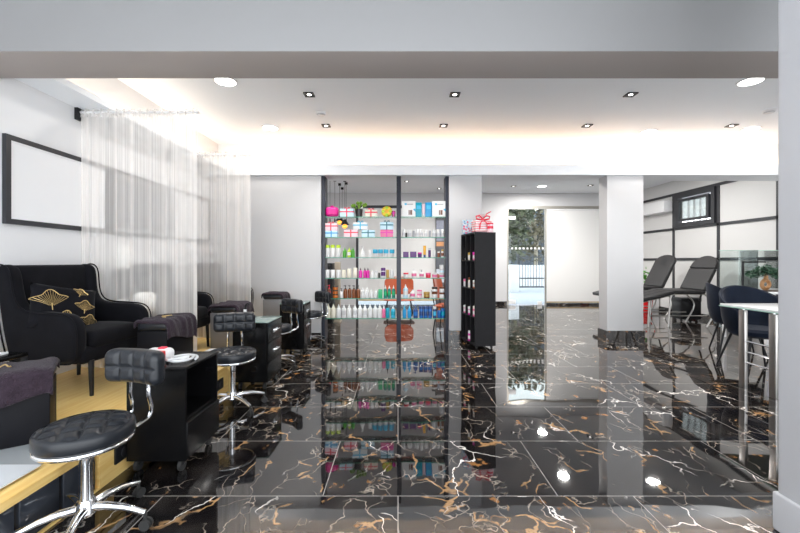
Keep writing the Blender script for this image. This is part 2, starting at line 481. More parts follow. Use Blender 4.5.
# doors and shop windows at the back
d = MB().box(2.97, 3.02, YB + .02, YB + .1, 0, 2.66).box(2.97, 5.56, YB + .0, YB + .1, 2.62, 2.70).box(4.015, 4.06, YB + .03, YB + .07, 0, 2.62)
d1 = struct('door_1', d, mat('grey_aluminium', (.42, .40, .36), .35, .8))
MB().box(3.03, 4.01, YB + .045, YB + .055, .02, 2.61).build('glass_leaf', GLASS, d1)
for (x, z, n) in ((3.03, 2.33, 'patch_fitting'), (3.03, .03, 'patch_fitting'), (3.82, .0, 'door_lock')):
    MB().box(x, x + (.19 if n != 'door_lock' else .12), YB + .03, YB + .07, z, z + .10, bev=.008).build(n, WHITEP, d1)
dots = MB()
for i in range(9): dots.box(3.10 + i * .105, 3.15 + i * .105, YB + .040, YB + .0445, 1.52, 1.57)
dots.build('dot_sticker', PAPER, d1)
bl = MB().box(4.06, 5.55, YB + .015, YB + .022, .09, 2.62).build('entrance_roller_blind', BLIND)
tag(bl, 'white roller blind pulled down beside the glass entrance door', 'blind')
MB().box(4.06, 5.55, YB + .005, YB + .03, .060, .095).build('bottom_bar', mat('brass_bar', (.55, .42, .24), .35, .7), bl)
MB().tube([(4.06, YB + .03, 2.60), (5.55, YB + .03, 2.60)], .03, 12).build('roller', WHITEP, bl)
MB().box(4.06, 5.55, YB + .06, YB + .07, 0.0, 2.62).build('fixed_glass', GLASS, d1)
struct('trim_2', MB().box(4.06, 5.56, YB - .012, YB + .05, 0, .055), MARBLEB)
w2 = struct('window_2', MB().box(-1.15, -1.09, YB + .02, YB + .1, 0, 2.72).box(-1.09, 1.32, YB + .02, YB + .1, 2.65, 2.72)
            .box(1.27, 1.32, YB + .02, YB + .1, 0, 2.65), FRAMEB)
MB().box(-1.09, 1.27, YB + .06, YB + .07, 0, 2.65).build('pane', GLASS, w2)
b2 = MB().box(-1.08, 1.26, YB + .03, YB + .037, .15, 2.64).build('window_roller_blind', BLIND)
tag(b2, 'wide white roller blind behind the glass shelves', 'blind')
MB().box(-1.08, 1.26, YB + .02, YB + .045, .11, .155).build('bottom_bar', MATS['brass_bar'], b2)
# things seen behind the shelves
o = thing('tall_cabinet', 'tall black cabinet standing behind the glass shelves', 'cabinet', (-1.36, 7.6, 0))
MB().box(-.10, .10, -.2, .2, 0, 1.16, bev=.005).build('body', BLACKP, o)
MB().box(-.085, .085, -.215, -.198, .06, 1.12, bev=.004).build('door', BLACKP, o)
o = thing('narrow_board', 'beige upright board beside the tall black cabinet behind the shelves', 'board', (-1.19, 7.6, 0))
MB().box(-.055, .055, -.03, .03, .03, 1.18, bev=.004).build('panel', BEIGE, o)
MB().box(-.065, .065, -.12, .12, 0, .03, bev=.004).build('base', BEIGE, o)
cm_amber = mat('amber_bulb', (.9, .4, .05), .3, emit=(1, .4, .05), estr=1.2)
PEND = [(330, 178, 226), (334.8, 179, 222), (339.6, 183.5, 225), (342.2, 187.5, 224), (344.8, 179.5, 229), (346.2, 182.5, 226)]
for i, (px, py, pb) in enumerate(PEND):
    Y = min(10.3, 1.85 * F / (CY - py)); x = PX(px, Y)
    o = thing('pendant_light', '%s slim black pendant from the left shelf post, hanging behind the shelves' % ORD[i], 'pendant', (x, Y, H), 0, 'slim pendants behind the shelves')
    zb = PZ(pb, Y) - H
    MB().lathe([(0, 0), (.035, 0), (.035, -.05), (0, -.05)], 14).build('ceiling_rose', BLACKP, o)
    MB().tube([(0, 0, -.05), (0, 0, zb + .2)], .004, 6).build('cord', GRIP, o)
    if i in (2, 4):
        MB().lathe([(0, zb + .22), (.03, zb + .21), (.10, zb + .10), (.095, zb + .10), (0, zb + .19)], 16).build('lamp_shade', BLACKP, o)
        MB().lathe([(0, zb + .12), (.05, zb + .09), (.06, zb + .04), (0, zb)], 14).build('bulb', cm_amber, o)
    else:
        MB().lathe([(0, zb + .2), (.012, zb + .2), (.016, zb), (0, zb)], 12).build('lamp_shade', BLACKP, o)

o = thing('poster_board', 'dark narrow poster board on the far wall behind the narrow shelves', 'poster board', (1.17, YB - .06, 0))
MB().box(-.15, .15, 0, .03, .02, 2.42, bev=.004).build('board', mat('board_grey', (.09, .09, .10), .5), o)
for z0, z1, c_ in ((1.75, 2.30, (.25, .27, .34)), (1.60, 1.72, (.60, .28, .12)), (1.05, 1.30, (.10, .11, .13)), (.62, .98, (.55, .62, .78)), (.15, .45, (.30, .12, .05))):
    MB().box(-.13, .13, -.003, .0, z0, z1).build('poster', mat('poster_%d' % int(z0*100), c_, .5, var=.5, vscale=9), o)
# ------------------------------------------------------------------ outside
struct('pavement', MB().box(-6, 22, YB + .25, 31, -.12, -.02), PAVE)
gt = thing('entrance_gate', 'black metal gate with upright bars seen through the glass door', 'gate', (6.0, 15.5, -.02))
g = MB()
for z in (.15, .50, 1.35): g.box(-1.2, 1.4, -.02, .02, z, z + .05)
for x in (-1.2, .1, 1.36): g.box(x, x + .06, -.03, .03, 0, 1.5)
g.build('gate_frame', FRAMEB, gt)
for i in range(22): MB().tube([(-1.1 + i * .112, 0, .17), (-1.1 + i * .112, 0, 1.46)], .012, 6).build('bar', FRAMEB, gt)
pl = MB().box(4.2, 4.72, 15.0, 15.4, -.02, 1.05, bev=.01)
tag(pl.build('gate_pier', LIGHTGREY), 'low white pier beside the black gate outside', 'pier')
gw = MB().box(4.8, 10, 19.0, 19.2, -.02, 1.0)
tag(gw.build('street_wall', LIGHTGREY), 'pale low wall across the street beyond the gate', 'wall')
def leaves(mb, c, r, n, size, mi=0, flat=1.0):
    for _ in range(n):
        while True:
            v = Vector((random.uniform(-1, 1), random.uniform(-1, 1), random.uniform(-1, 1)))
            if .25 < v.length < 1: break
        p = Vector(c) + Vector((v.x * r[0], v.y * r[1], v.z * r[2]))
        d = Vector((random.gauss(0, 1), random.gauss(0, 1), random.gauss(0, .6))).normalized() * size
        e = d.cross(Vector((random.gauss(0, 1), random.gauss(0, 1), random.gauss(0, 1)))).normalized() * size * .38
        up = d.cross(e).normalized() * size * .12
        mb.add([tuple(p - d), tuple(p + e + up), tuple(p + d), tuple(p - e + up)], [(0, 1, 2, 3)], mi)
def tree(x, y, h, r, label, m):
    o = thing('tree', label, 'tree', (x, y, -.02), 0, 'trees outside the door')
    tr = MB().tube([(0, 0, 0), (.08, .05, h * .3), (0, .0, h * .6)], [.16, .12, .06], 8); tr.tube([(.08, .05, h*.3), (.6, 0, h*.55)], [.07, .03], 6).tube([(.04, .03, h*.4), (-.6, .1, h*.62)], [.06, .03], 6)
    tr.build('trunk', BEIGE, o)
    f = MB(); leaves(f, (0, 0, h * .62), (r, r, h * .46), 1700, .22); f.build('foliage', m, o)
tree(5.3, 20.5, 5.4, 1.9, 'dark bushy tree behind the gate, seen at the left of the glass door', OLIVE)
tree(8.9, 25.0, 6.6, 2.3, 'olive green tree behind the gate, seen beside the blind', mat('tree_leaf', (.085, .07, .035), .6, var=.6, vscale=3))
o = MB().box(-4, 11.5, 29, 30, -.02, 7.5).build('street_building', mat('dark_render', (.07, .085, .11), .8, var=.3, vscale=1)); tag(o, 'dark building across the street behind the trees', 'building')

# ------------------------------------------------------------------ shelf unit
YS0, YS1 = 5.845, 6.06
SH = [216.6, 237, 257.4, 278, 298.4, 318.4]
ZS = [PZ(y, YS0) for y in SH]
LX0, LX1, RX0, RX1 = PX(325, YS0), PX(396.5, YS0), PX(401, YS0), PX(445.5, YS0)
su = thing('shelf_unit', 'tall display unit of glass shelves between dark posts', 'shelves', (0, 0, 0))
for x0, x1 in ((PX(321.5, YS0), LX0), (LX1, RX0), (RX1, PX(449, YS0))):
    MB().box(x0, x1, YS0, YS1 if x0 < -.5 or x0 > .5 else YS0 + .06, .0, 2.489, bev=.004).build('post', POST, su)
for i, z in enumerate(ZS):
    for a, b in ((LX0, LX1), (RX0, RX1)):
        m = MB().box(a, b, YS0 + .01, YS1, z - .010, z); m.box(a, b, YS0 + .006, YS0 + .0105, z - .0105, z + .0002, mi=1)
        m.build('glass_shelf', [GLASSG, GEDGE], su)
SHN = ['top', 'second', 'third', 'fourth', 'fifth', 'lowest']

COL = dict(white=(.76, .76, .76), cream=(.80, .76, .64), lime=(.48, .68, .04), green=(.06, .34, .02), magenta=(.72, .02, .38), blue=(.015, .30, .62),
           sky=(.05, .46, .70), navy=(.010, .05, .20), deepblue=(.01, .14, .45), purple=(.08, .005, .14), yellow=(.80, .40, .01), black=(.015, .015, .015),
           amber=(.20, .05, .007), brown=(.16, .05, .02), teal=(.0, .20, .16), pink=(.75, .15, .32), red=(.75, .02, .06), silver=(.6, .6, .62),
           gold=(.42, .27, .05), orange=(.55, .14, .015), grey=(.35, .36, .38), palepink=(.86, .62, .68), paleblue=(.55, .76, .88), darkteal=(.02, .17, .22), cyan=(.0, .33, .46), tealgreen=(.0, .38, .14))
def cm(c): return mat('gloss_' + c, COL[c], .3)
def bottle(kind, w, h, body, cap, band, loc, name, label, group=None, rz=0):
    """one product: body mesh (top level) with its cap as a child"""
    r = w / 2
    B = MB(); K = MB(); mats = [cm(body), cm(band or body)]
    if kind == 'squeeze':
        B.lathe([(0, 0), (r*.94, 0), (r, .006), (r, h*.22), (r*1.003, h*.23), (r*1.003, h*.52), (r, h*.53), (r, h*.62), (r*.86, h*.70), (r*.42, h*.75), (r*.40, h*.79), (0, h*.79)], 18, mis=[0,0,0,1,1,1,0,0,0,0,0])
        K.lathe([(0, h*.76), (r*.5, h*.76), (r*.5, h*.82), (r*.28, h*.86), (r*.14, h), (0, h)], 14)
    elif kind == 'pump':
        B.lathe([(0, 0), (r*.94, 0), (r, .006), (r, h*.18), (r*1.003, h*.19), (r*1.003, h*.48), (r, h*.49), (r, h*.60), (r*.8, h*.68), (r*.4, h*.72), (0, h*.72)], 18, mis=[0,0,0,1,1,1,0,0,0,0])
        K.lathe([(0, h*.69), (r*.46, h*.69), (r*.46, h*.78), (r*.14, h*.79), (r*.14, h*.93), (r*.40, h*.93), (r*.40, h), (0, h)], 12).box(-r*.95, 0, -r*.13, r*.13, h*.94, h*.985)
    elif kind == 'cylinder':
        B.lathe([(0, 0), (r*.94, 0), (r, .005), (r, h*.2), (r*1.004, h*.21), (r*1.004, h*.55), (r, h*.56), (r, h*.74), (r*.94, h*.77), (0, h*.77)], 18, mis=[0,0,0,1,1,1,0,0,0])
        K.lathe([(0, h*.76), (r*.97, h*.76), (r*.97, h*.98), (r*.9, h), (0, h)], 18)
    elif kind == 'jar':
        B.lathe([(0, 0), (r*.93, 0), (r, .006), (r, h*.2), (r*1.004, h*.21), (r*1.004, h*.6), (r, h*.61), (r, h*.68), (r*.9, h*.72), (0, h*.72)], 20, mis=[0,0,0,1,1,1,0,0,0])
        K.lathe([(0, h*.70), (r*1.03, h*.70), (r*1.03, h*.97), (r*.96, h), (0, h)], 20)
    elif kind == 'tube':
        n = 16; pr = []
        B.lathe([(0, h*.22), (r*.9, h*.22), (r, h*.26), (r, h*.5), (r*1.003, h*.51), (r, h*.72), (r*.98, h)], n, mis=[0,0,0,1,1,0], sy=.6)
        B.lathe([(r*.98, h), (0, h)], n, sy=.6)
        K.lathe([(0, 0), (r*.82, 0), (r*.82, h*.23), (0, h*.23)], n, sy=.7)
    elif kind == 'spray':
        B.lathe([(0, 0), (r*.95, 0), (r, .008), (r*.95, h*.3), (r*.55, h*.58), (r*.32, h*.70), (r*.3, h*.78), (0, h*.78)], 18)
        K.lathe([(0, h*.76), (r*.36, h*.76), (r*.36, h*.86), (r*.2, h*.86), (r*.2, h), (0, h)], 12).box(-r*.7, r*.2, -r*.18, r*.18, h*.90, h*.98)
    elif kind == 'cup':
        B.lathe([(0, 0), (r*.72, 0), (r*.75, .004), (r*.9, h*.5), (r*.92, h*.52), (0, h*.52)], 18)
        K.lathe([(0, h*.51), (r*.95, h*.51), (r*1.05, h*.55), (r, h), (0, h)], 18)
    elif kind == 'box':
        B.box(-r, r, -.04, .04, 0, h, bev=.002)
        B.box(-r*.7, r*.7, -.0412, -.04, h*.55, h*.8, mi=1)
        K = None
    elif kind == 'kit':     # white carton with printed bottles
        B.box(-r, r, -.06, .06, 0, h, bev=.002)
        B.box(-r*.62, -r*.28, -.0612, -.06, h*.74, h*.86, mi=1)
        B.box(-.25*r, r*.62, -.0612, -.06, h*.76, h*.82, mi=2)
        for a in (-.02, .20, .36): B.box(a*r, (a+.15)*r, -.0612, -.06, h*.12, h*(.42 if a else .50), mi=3)
        B.add([(r*.62, -.0613, h*.48), (r*1.0, -.0613, h*.30), (r*.97, -.0613, h*.52)], [(0, 1, 2)], 1)
        K = None; mats = [cm('white'), cm('sky'), cm('grey'), cm('brown')]
    o = B.build(name, mats, None, loc, rz); tag(o, label, NAMECAT.get(name, name.split('_')[-1]), group)
    if K: K.build('lid' if kind in ('jar', 'cup') else ('spray_head' if kind == 'spray' else 'pump_head' if kind == 'pump' else 'cap'), cm(cap), o)
    return o
NAMECAT = {}
YI = 5.92
# shelf, kind, x px, width px, height px, body, cap, band, name, description
IT = []
def row(shelf, *a):
    for t in a: IT.append((shelf,) + t)
row(0, ('kit', 408.6, 13.4, 15.5, 'white', None, 'sky', 'product_carton', 'white carton printed with dark bottles'),
       ('box', 418.6, 6.2, 14.5, 'cyan', None, 'sky', 'product_box', 'tall turquoise box'),
       ('tube', 423.4, 3.2, 13, 'palepink', 'white', None, 'product_tube', 'clear pale pink tube'),
       ('box', 428.4, 6.4, 14.5, 'blue', None, 'sky', 'product_box', 'tall bright blue box'),
       ('kit', 438.6, 13.4, 15.5, 'white', None, 'sky', 'product_carton', 'white carton printed with dark bottles'))
for x, w, h, b, d, k in ((403.6, 3, 8, 'white', 'slim white bottle', 'cylinder'), (406.3, 2, 4.5, 'black', 'tiny black bottle', 'cylinder'), (409.6, 4, 7, 'white', 'square white jar', 'jar'),
                   (413.6, 2.6, 6.5, 'grey', 'small grey bottle', 'cylinder'), (417, 3.6, 8, 'white', 'white bottle', 'cylinder'), (421.2, 3.6, 8, 'white', 'white bottle', 'cylinder'),
                   (425.6, 3.6, 7, 'white', 'white bottle', 'cylinder'), (429.8, 2.4, 6.5, 'grey', 'small grey bottle', 'cylinder'), (433.8, 4, 7.5, 'white', 'white bottle', 'cylinder'),
                   (438.2, 3.6, 8, 'white', 'white bottle', 'cylinder'), (442.4, 3.6, 8, 'white', 'white bottle', 'cylinder')):
    row(1, (k, x, w, h, b, b, 'silver' if b == 'white' else None, 'cosmetic_' + ('jar' if k == 'jar' else 'bottle'), d))
for x in (327.8, 333, 338.4): row(2, ('cylinder', x, 4.6, 12.5, 'white', 'lime', None, 'lotion_bottle', 'white bottle with a lime cap'))
for x, b in ((344.6, 'green'), (349.2, 'lime'), (353, 'green')): row(2, ('squeeze', x, 3.9, 10, b, b, 'white' if b == 'lime' else None, 'gel_bottle', 'bright green bottle' if b == 'green' else 'lime bottle with a white band'))
row(2, ('spray', 362.7, 5, 11.5, 'white', 'white', None, 'spray_bottle', 'white tapered spray bottle'), ('cylinder', 370.4, 3.4, 7.5, 'white', 'white', None, 'cream_bottle', 'small plain white bottle'))
for x in (375.3, 380.6, 386, 392): row(2, ('cup', x, 4.8, 8, 'white', 'sky', None, 'cream_tub', 'white tub with a sky blue lid'))
row(2, ('box', 405.8, 5.4, 5.6, 'purple', None, None, 'product_box', 'small purple box'), ('box', 413.2, 6.2, 5.8, 'purple', None, None, 'product_box', 'wide purple box'),
       ('jar', 419.8, 4, 5, 'purple', 'magenta', None, 'cosmetic_jar', 'small purple jar'), ('tube', 424.6, 2.8, 11.8, 'yellow', 'navy', 'yellow', 'product_tube', 'amber yellow tube'),
       ('cylinder', 429.5, 2.6, 9.5, 'purple', 'silver', None, 'cosmetic_bottle', 'purple bottle with a silver cap'), ('cylinder', 434.2, 3.2, 7.5, 'white', 'white', None, 'cosmetic_bottle', 'plain white bottle'),
       ('cylinder', 438.8, 2.4, 6, 'amber', 'white', None, 'cosmetic_bottle', 'small amber bottle'), ('cylinder', 442.6, 2.6, 8, 'white', 'gold', 'amber', 'cosmetic_bottle', 'white bottle with an amber band'))
for x in (327.4, 332.8, 338.6): row(3, ('jar', x, 4.6, 8, 'white', 'white', None, 'cosmetic_jar', 'tall white jar'))
for x, h in ((343.8, 8), (349.2, 9), (355.4, 10)): row(3, ('cylinder', x, 4.2, h, 'cream', 'cream', None, 'lotion_bottle', 'cream coloured bottle'))
for x in (360.6, 364.8, 368): row(3, ('squeeze', x, 3.4, 10, 'magenta', 'black', None, 'polish_bottle', 'magenta bottle with a black cap'))
row(3, ('cylinder', 372.4, 3.4, 7, 'white', 'white', None, 'cream_bottle', 'small plain white bottle'), ('cylinder', 376.2, 3, 7, 'white', 'silver', None, 'cream_bottle', 'small white bottle with a silver cap'),
       ('cylinder', 379.3, 2.2, 5, 'black', 'black', None, 'polish_bottle', 'tiny black bottle'), ('jar', 383.2, 4.4, 10, 'white', 'purple', 'purple', 'cosmetic_jar', 'white jar with a purple lid'),
       ('cylinder', 387.6, 3, 8, 'gold', 'gold', None, 'oil_bottle', 'old gold bottle'), ('cylinder', 392, 3.6, 8, 'white', 'white', None, 'cream_bottle', 'broad plain white bottle'))
row(3, ('jar', 406, 5, 5, 'white', 'red', None, 'cosmetic_jar', 'low white jar with a red lid'), ('pump', 414, 5, 9, 'white', 'white', 'pink', 'pump_bottle', 'white pump bottle with a pink band'), ('pump', 421.6, 4.6, 8, 'white', 'grey', 'pink', 'pump_bottle', 'white bottle with a grey pump'),
       ('jar', 428.4, 5, 5, 'red', 'pink', None, 'cosmetic_jar', 'low bright red jar'), ('jar', 434.8, 5, 5, 'palepink', 'white', 'pink', 'cosmetic_jar', 'low pale pink jar'))
row(4, ('pump', 329, 3.8, 13, 'brown', 'red', 'red', 'pump_bottle', 'dark brown pump bottle with a red band'))
row(4, ('pump', 341.6, 3.6, 9.5, 'white', 'black', None, 'pump_bottle', 'white pump bottle with a black head'))
for x in (345.4, 349.6, 354, 358.4): row(4, ('pump', x, 3.9, 12.5, 'amber', 'black', 'amber', 'amber_bottle', 'amber bottle with a black pump'))
for x, h in ((362.6, 11), (367, 11), (371.6, 9.5), (376, 9)): row(4, ('squeeze', x, 3.9, h, 'white', 'white', None, 'lotion_bottle', 'white bottle with a pointed cap'))
row(4, ('box', 380.4, 4.2, 8.5, 'tealgreen', None, None, 'product_box', 'teal green box'))
for x in (385.4, 389.3, 393.6): row(4, ('squeeze', x, 3.4, 12.5, 'teal', 'white', 'tealgreen', 'lotion_bottle', 'teal bottle with a white cap'))
row(4, ('squeeze', 405.6, 5, 13.5, 'paleblue', 'white', 'white', 'lotion_bottle', 'pale blue bottle with a white cap'), ('squeeze', 412.6, 4.8, 8.5, 'white', 'white', 'pink', 'lotion_bottle', 'short white bottle with a pink band'),
       ('jar', 426.8, 6, 6, 'brown', 'gold', 'gold', 'cosmetic_jar', 'low brown jar with a golden label'))
for i, x in enumerate((328.2, 333.4)): row(5, ('squeeze', x, 4.6, 14, 'cream', 'cream', None, 'lotion_bottle', 'cream bottle with a pointed cap'))
for x in (338.6, 344, 349.2, 354.8, 360, 365, 370, 375.2, 379.8): row(5, ('squeeze', x, 4.6, 13.5, 'white', 'white', 'silver' if x in (344, 354.8, 365) else None, 'lotion_bottle', 'white bottle with a pointed cap'))
row(5, ('squeeze', 383.8, 3.4, 12, 'pink', 'white', None, 'lotion_bottle', 'pink bottle with a white cap'), ('squeeze', 387.6, 4, 13, 'cyan', 'black', None, 'lotion_bottle', 'turquoise bottle with a dark cap'), ('squeeze', 393.2, 4.6, 12, 'sky', 'white', 'cyan', 'lotion_bottle', 'sky blue bottle with a white cap'))
for x in (404.4, 409.4): row(5, ('squeeze', x, 3.8, 12, 'blue', 'sky', None, 'shampoo_bottle', 'bright blue bottle'))
row(5, ('pump', 415.6, 4.6, 13, 'navy', 'navy', 'deepblue', 'shampoo_bottle', 'navy bottle with a pump'))
for x in (421.2, 425.6, 430): row(5, ('cylinder', x, 4.2, 11.5, 'deepblue', 'navy', 'navy', 'shampoo_bottle', 'navy bottle with a flat cap'))
row(5, ('cylinder', 434.6, 3.6, 11.5, 'navy', 'white', 'sky', 'shampoo_bottle', 'dark blue bottle with a white cap'), ('squeeze', 439.2, 3.8, 10, 'deepblue', 'orange', None, 'shampoo_bottle', 'blue bottle with an orange cap'), ('pump', 443, 3.8, 13, 'deepblue', 'black', 'cyan', 'shampoo_bottle', 'blue bottle with a black pump'))
cnt = {}
for t in IT:
    k = (t[0], t[2] < 400, t[9]); cnt.setdefault(k, []).append(t)
for k, L in cnt.items():
    for j, (s_, kind, x, w, h, body, cap, band, name, desc) in enumerate(L):
        ordw = (ORD[j] + ' ') if len(L) > 1 else ''
        where = 'on the %s %s shelf' % (SHN[s_], 'wide' if k[1] else 'narrow')
        lab = ordw + desc + (((' from left post, ' if k[1] else ' from middle post, ') + where[7:]) if len(L) > 1 else ' ' + where)
        grp = (desc + 's ' + where).replace('boxs', 'boxes') if len(L) > 1 else None
        bottle(kind, w * YI / F, h * YI / F, body, cap or body, band, (PX(x, YI), YI + random.uniform(-.015, .02), ZS[s_]), name, lab, grp)
def stack(kind, x, w, hs, cols, s_, name, descs):
    z = ZS[s_]
    for h, (b, c_, bd), dsc in zip(hs, cols, descs):
        bottle(kind, w * YI / F, h * YI / F, b, c_, bd, (PX(x, YI), YI, z), name, dsc); z += h * YI / F
wh = ' on the fifth wide shelf'
stack('jar', 335.4, 5, (4, 4, 4), [('orange', 'black', None)] * 3, 4, 'cosmetic_jar', ['orange jar, lowest of the stack of three' + wh, 'orange jar, middle of the stack of three' + wh, 'orange jar, topmost of the stack of three' + wh])
stack('jar', 419.4, 5, (4, 4), [('palepink', 'pink', None)] * 2, 4, 'cosmetic_jar', ['lower pink jar of the pair stacked on the fifth narrow shelf', 'upper pink jar of the pair stacked on the fifth narrow shelf'])
stack('jar', 434.6, 5.6, (5.5, 5.5), [('white', 'brown', 'white'), ('amber', 'black', 'white')], 4, 'cosmetic_jar', ['white jar with a brown lid under an amber jar, fifth narrow shelf', 'amber jar with a white label on top of a white jar, fifth narrow shelf'])
stack('jar', 442, 5.2, (5.5, 5.5), [('white', 'brown', None), ('white', 'brown', None)], 4, 'cosmetic_jar', ['lower white jar with a brown lid, beside the right post, fifth shelf', 'upper white jar with a brown lid, beside the right post, fifth shelf'])
stack('jar', 442, 5, (4.5, 4.5, 4), [('white', 'silver', 'pink'), ('white', 'silver', 'paleblue'), ('white', 'white', None)], 3, 'cosmetic_jar', ['white jar with a pink band, bottom of the stack on the fourth narrow shelf', 'white jar with a pale blue band, middle of the stack, fourth narrow shelf', 'plain white jar, top of the stack on the fourth narrow shelf'])

def gift(x, w, h, z, body, ribbon, label, bow=True, d=.11, y=YI):
    W, Hh = w * YI / F, h * YI / F
    bw = .018
    o = MB().box(-W/2, W/2, -d/2, d/2, 0, Hh, bev=.004).build('gift_box', cm(body), None, (PX(x, y), y, z)); tag(o, label, 'gift box')
    r = MB().box(-bw/2, bw/2, -d/2 - .002, d/2 + .002, -.0, Hh + .002).box(-W/2 - .002, W/2 + .002, -d/2 - .0025, d/2 + .0025, Hh*.55, Hh*.55 + bw)
    r.build('ribbon', cm(ribbon), o)
    if bow:
        b = MB()
        for s in (-1, 1):
            b.tube([(0, -.02, Hh), (s*.02, -.02, Hh + .022), (s*.042, -.02, Hh + .02), (s*.045, -.02, Hh + .008), (s*.02, -.02, Hh + .004)], .006, 6, closed=True)
        b.build('bow', cm(ribbon), o)
    return o
z0, z1 = ZS[0], ZS[1]
o = thing('gift_parcel', 'round magenta wrapped parcel on the top wide shelf', 'parcel', (PX(332.2, YI), YI, z0))
MB().rbox((0, 0, .078), (.10, .06, .078), .05, mid=3, k=3).build('wrapping', mat('magenta_wrap', (.70, .01, .25), .3, bump=.6, bscale=30), o)
MB().lathe([(0, .154), (.02, .154), (.03, .175), (0, .165)], 10).build('bow', cm('magenta'), o)
gift(347.2, 13.5, 8, z0, 'paleblue', 'red', 'pale blue gift box with a red ribbon on the top wide shelf')
o = thing('potted_plant', 'small green plant in a dark square pot on the top shelf', 'plant', (PX(359, YI), YI, z0))
MB().lathe([(0, 0), (.045, 0), (.062, .12), (.05, .12), (.05, .10), (0, .10)], 18).build('pot', cm('black'), o)
f = MB()
for a, sp, hh in ((0, .10, .17), (1.2, .07, .2), (2.6, .09, .16), (3.3, .10, .15), (4.4, .05, .19), (5.5, .11, .15)):
    c_, s_ = math.cos(a), math.sin(a) * .5
    f.add([(0, 0, .1), (c_*sp*.5 - s_*.03, s_*sp*.5 + c_*.03, hh), (c_*sp, s_*sp, hh + .01), (c_*sp*.6 + s_*.03, s_*sp*.6 - c_*.03, hh - .02)], [(0, 1, 2, 3)])
    f.lathe([(0, -.035), (.024, -.01), (.028, .012), (0, .035)], 8, (c_*sp, s_*sp, hh + .02))
f.build('foliage', mat('lime_leaf', (.16, .32, .02), .45, var=.4, vscale=25), o)
gift(371.2, 12, 7, z0, 'cream', 'red', 'cream gift box with a red ribbon beside the small potted plant')
o = thing('flower_ball', 'round yellow and green wrapped flower parcel on the top wide shelf', 'parcel', (PX(386.8, YI), YI, z0))
m = MB()
m.lathe([(0, -.04), (.06, -.03), (.085, 0), (.06, .03), (0, .04)], 20, M=Matrix.Translation((0, 0, .085)) @ Matrix.Rotation(PI/2, 4, 'X'))
for i in range(8):
    a = i * PI / 4
    m.lathe([(0, -.012), (.026, 0), (0, .012)], 10, M=Matrix.Translation((.055*math.cos(a), -.035, .085 + .055*math.sin(a))) @ Matrix.Rotation(PI/2, 4, 'X'), mi=1 + i % 2)
m.build('petals', [cm('yellow'), cm('lime'), mat('bright_yellow', (.86, .62, .03), .4)], o)
o = gift(393.6, 3.6, 6, z0, 'brown', 'magenta', 'small dark red gift box beside the yellow flower parcel', bow=False, d=.08)
gift(331.8, 12, 6.3, z1, 'paleblue', 'blue', 'pale gift box with a blue ribbon under the pink one, second shelf', bow=False)
gift(331.4, 12.5, 7.3, z1 + 6.4 * YI / F, 'palepink', 'red', 'pale pink gift box with a red ribbon, stacked on a blue one')
gift(351.2, 13.5, 7.3, z1, 'palepink', 'red', 'pink gift box with a red ribbon on the second wide shelf', bow=False)
gift(368.4, 13, 7, z1, 'paleblue', 'darkteal', 'pale blue gift box with a dark ribbon on the second shelf', bow=False)
gift(360.6, 14, 7.3, z1 + 7.35 * YI / F, 'white', 'sky', 'white gift box with a sky blue ribbon resting across two boxes')
gift(386.8, 12.5, 7.3, z1, 'pink', 'magenta', 'bright pink gift box under the teal box, second wide shelf', bow=False)
gift(386.8, 13, 7.5, z1 + 7.4 * YI / F, 'paleblue', 'darkteal', 'teal ribboned gift box stacked on the bright pink one')
# ------------------------------------------------------------------ left side: platform, frames, curtains
PT = .25      # platform top
pf = MB().box(XL, -1.60, 1.2, 5.80, .0, PT - .03).box(XL, -1.555, 1.2, 5.80, PT - .03, PT).box(-1.60, -1.565, 2.02, 5.80, 0, PT - .03)
pf.box(-1.60, -1.565, 1.2, 2.02, .205, PT - .03).box(-1.60, -1.565, 1.2, 2.02, 0, .012)
po = struct('platform', pf, OAK)
po['label'] = 'light oak platform under the black armchairs'
for (y0, y1) in ((1.22, 1.58), (1.60, 1.79), (1.81, 2.0)):
    MB().box(-1.60, -1.572, y0, y1, .014, .203, bev=.004).build('glass_door', mat('smoked_glass', (.03, .035, .045), .06), po)
for y in (2.12, 2.42, 3.30, 4.55):
    m = MB().box(-1.566, -1.553, y, y + .13, .075, .165, bev=.004)
    m.lathe([(0, 0), (.026, 0), (.026, .003), (.020, .001), (0, .001)], 16, M=Matrix.Translation((-1.553, y + .065, .12)) @ Matrix.Rotation(PI/2, 4, 'Y'), mi=1)
    m.build('socket', [BLACKP, FRAMEB], po)
mt = MB().box(-2.6, -1.66, 1.25, 2.0, PT, PT + .012, bev=.004)
tag(mt.build('floor_mat', [GREYMAT]), 'grey glossy mat lying on the oak platform edge beside the first stool', 'mat')
sh = MB().box(-2.3, -1.635, 1.40, 1.765, PT + .012, PT + .017)
tag(sh.build('acrylic_sheet', mat('pale_acrylic', (.62, .64, .66), .12)), 'pale shiny acrylic sheet on the grey platform mat', 'sheet')

def frame(y0, y1, panel, label):
    t = .038
    z0, z1 = 1.47, 2.12
    o = MB().box(XL + .001, XL + .03, y0, y1, z1 - t, z1).box(XL + .001, XL + .03, y0, y1, z0, z0 + t).box(XL + .001, XL + .03, y0, y0 + t, z0 + t, z1 - t).box(XL + .001, XL + .03, y1 - t, y1, z0 + t, z1 - t).build('picture_frame', FRAMEB)
    tag(o, label, 'frame')
    b = .012; q = MB()
    q.box(XL + .002, XL + .016, y0 + t, y1 - t, z0 + t, z1 - t); q.build('panel', panel, o)
    r = MB().box(XL + .016, XL + .024, y0 + t, y1 - t, z1 - t - b, z1 - t).box(XL + .016, XL + .024, y0 + t, y1 - t, z0 + t, z0 + t + b).box(XL + .016, XL + .024, y0 + t, y0 + t + b, z0 + t + b, z1 - t - b).box(XL + .016, XL + .024, y1 - t - b, y1 - t, z0 + t + b, z1 - t - b)
    r.build('slip', PANELW, o)
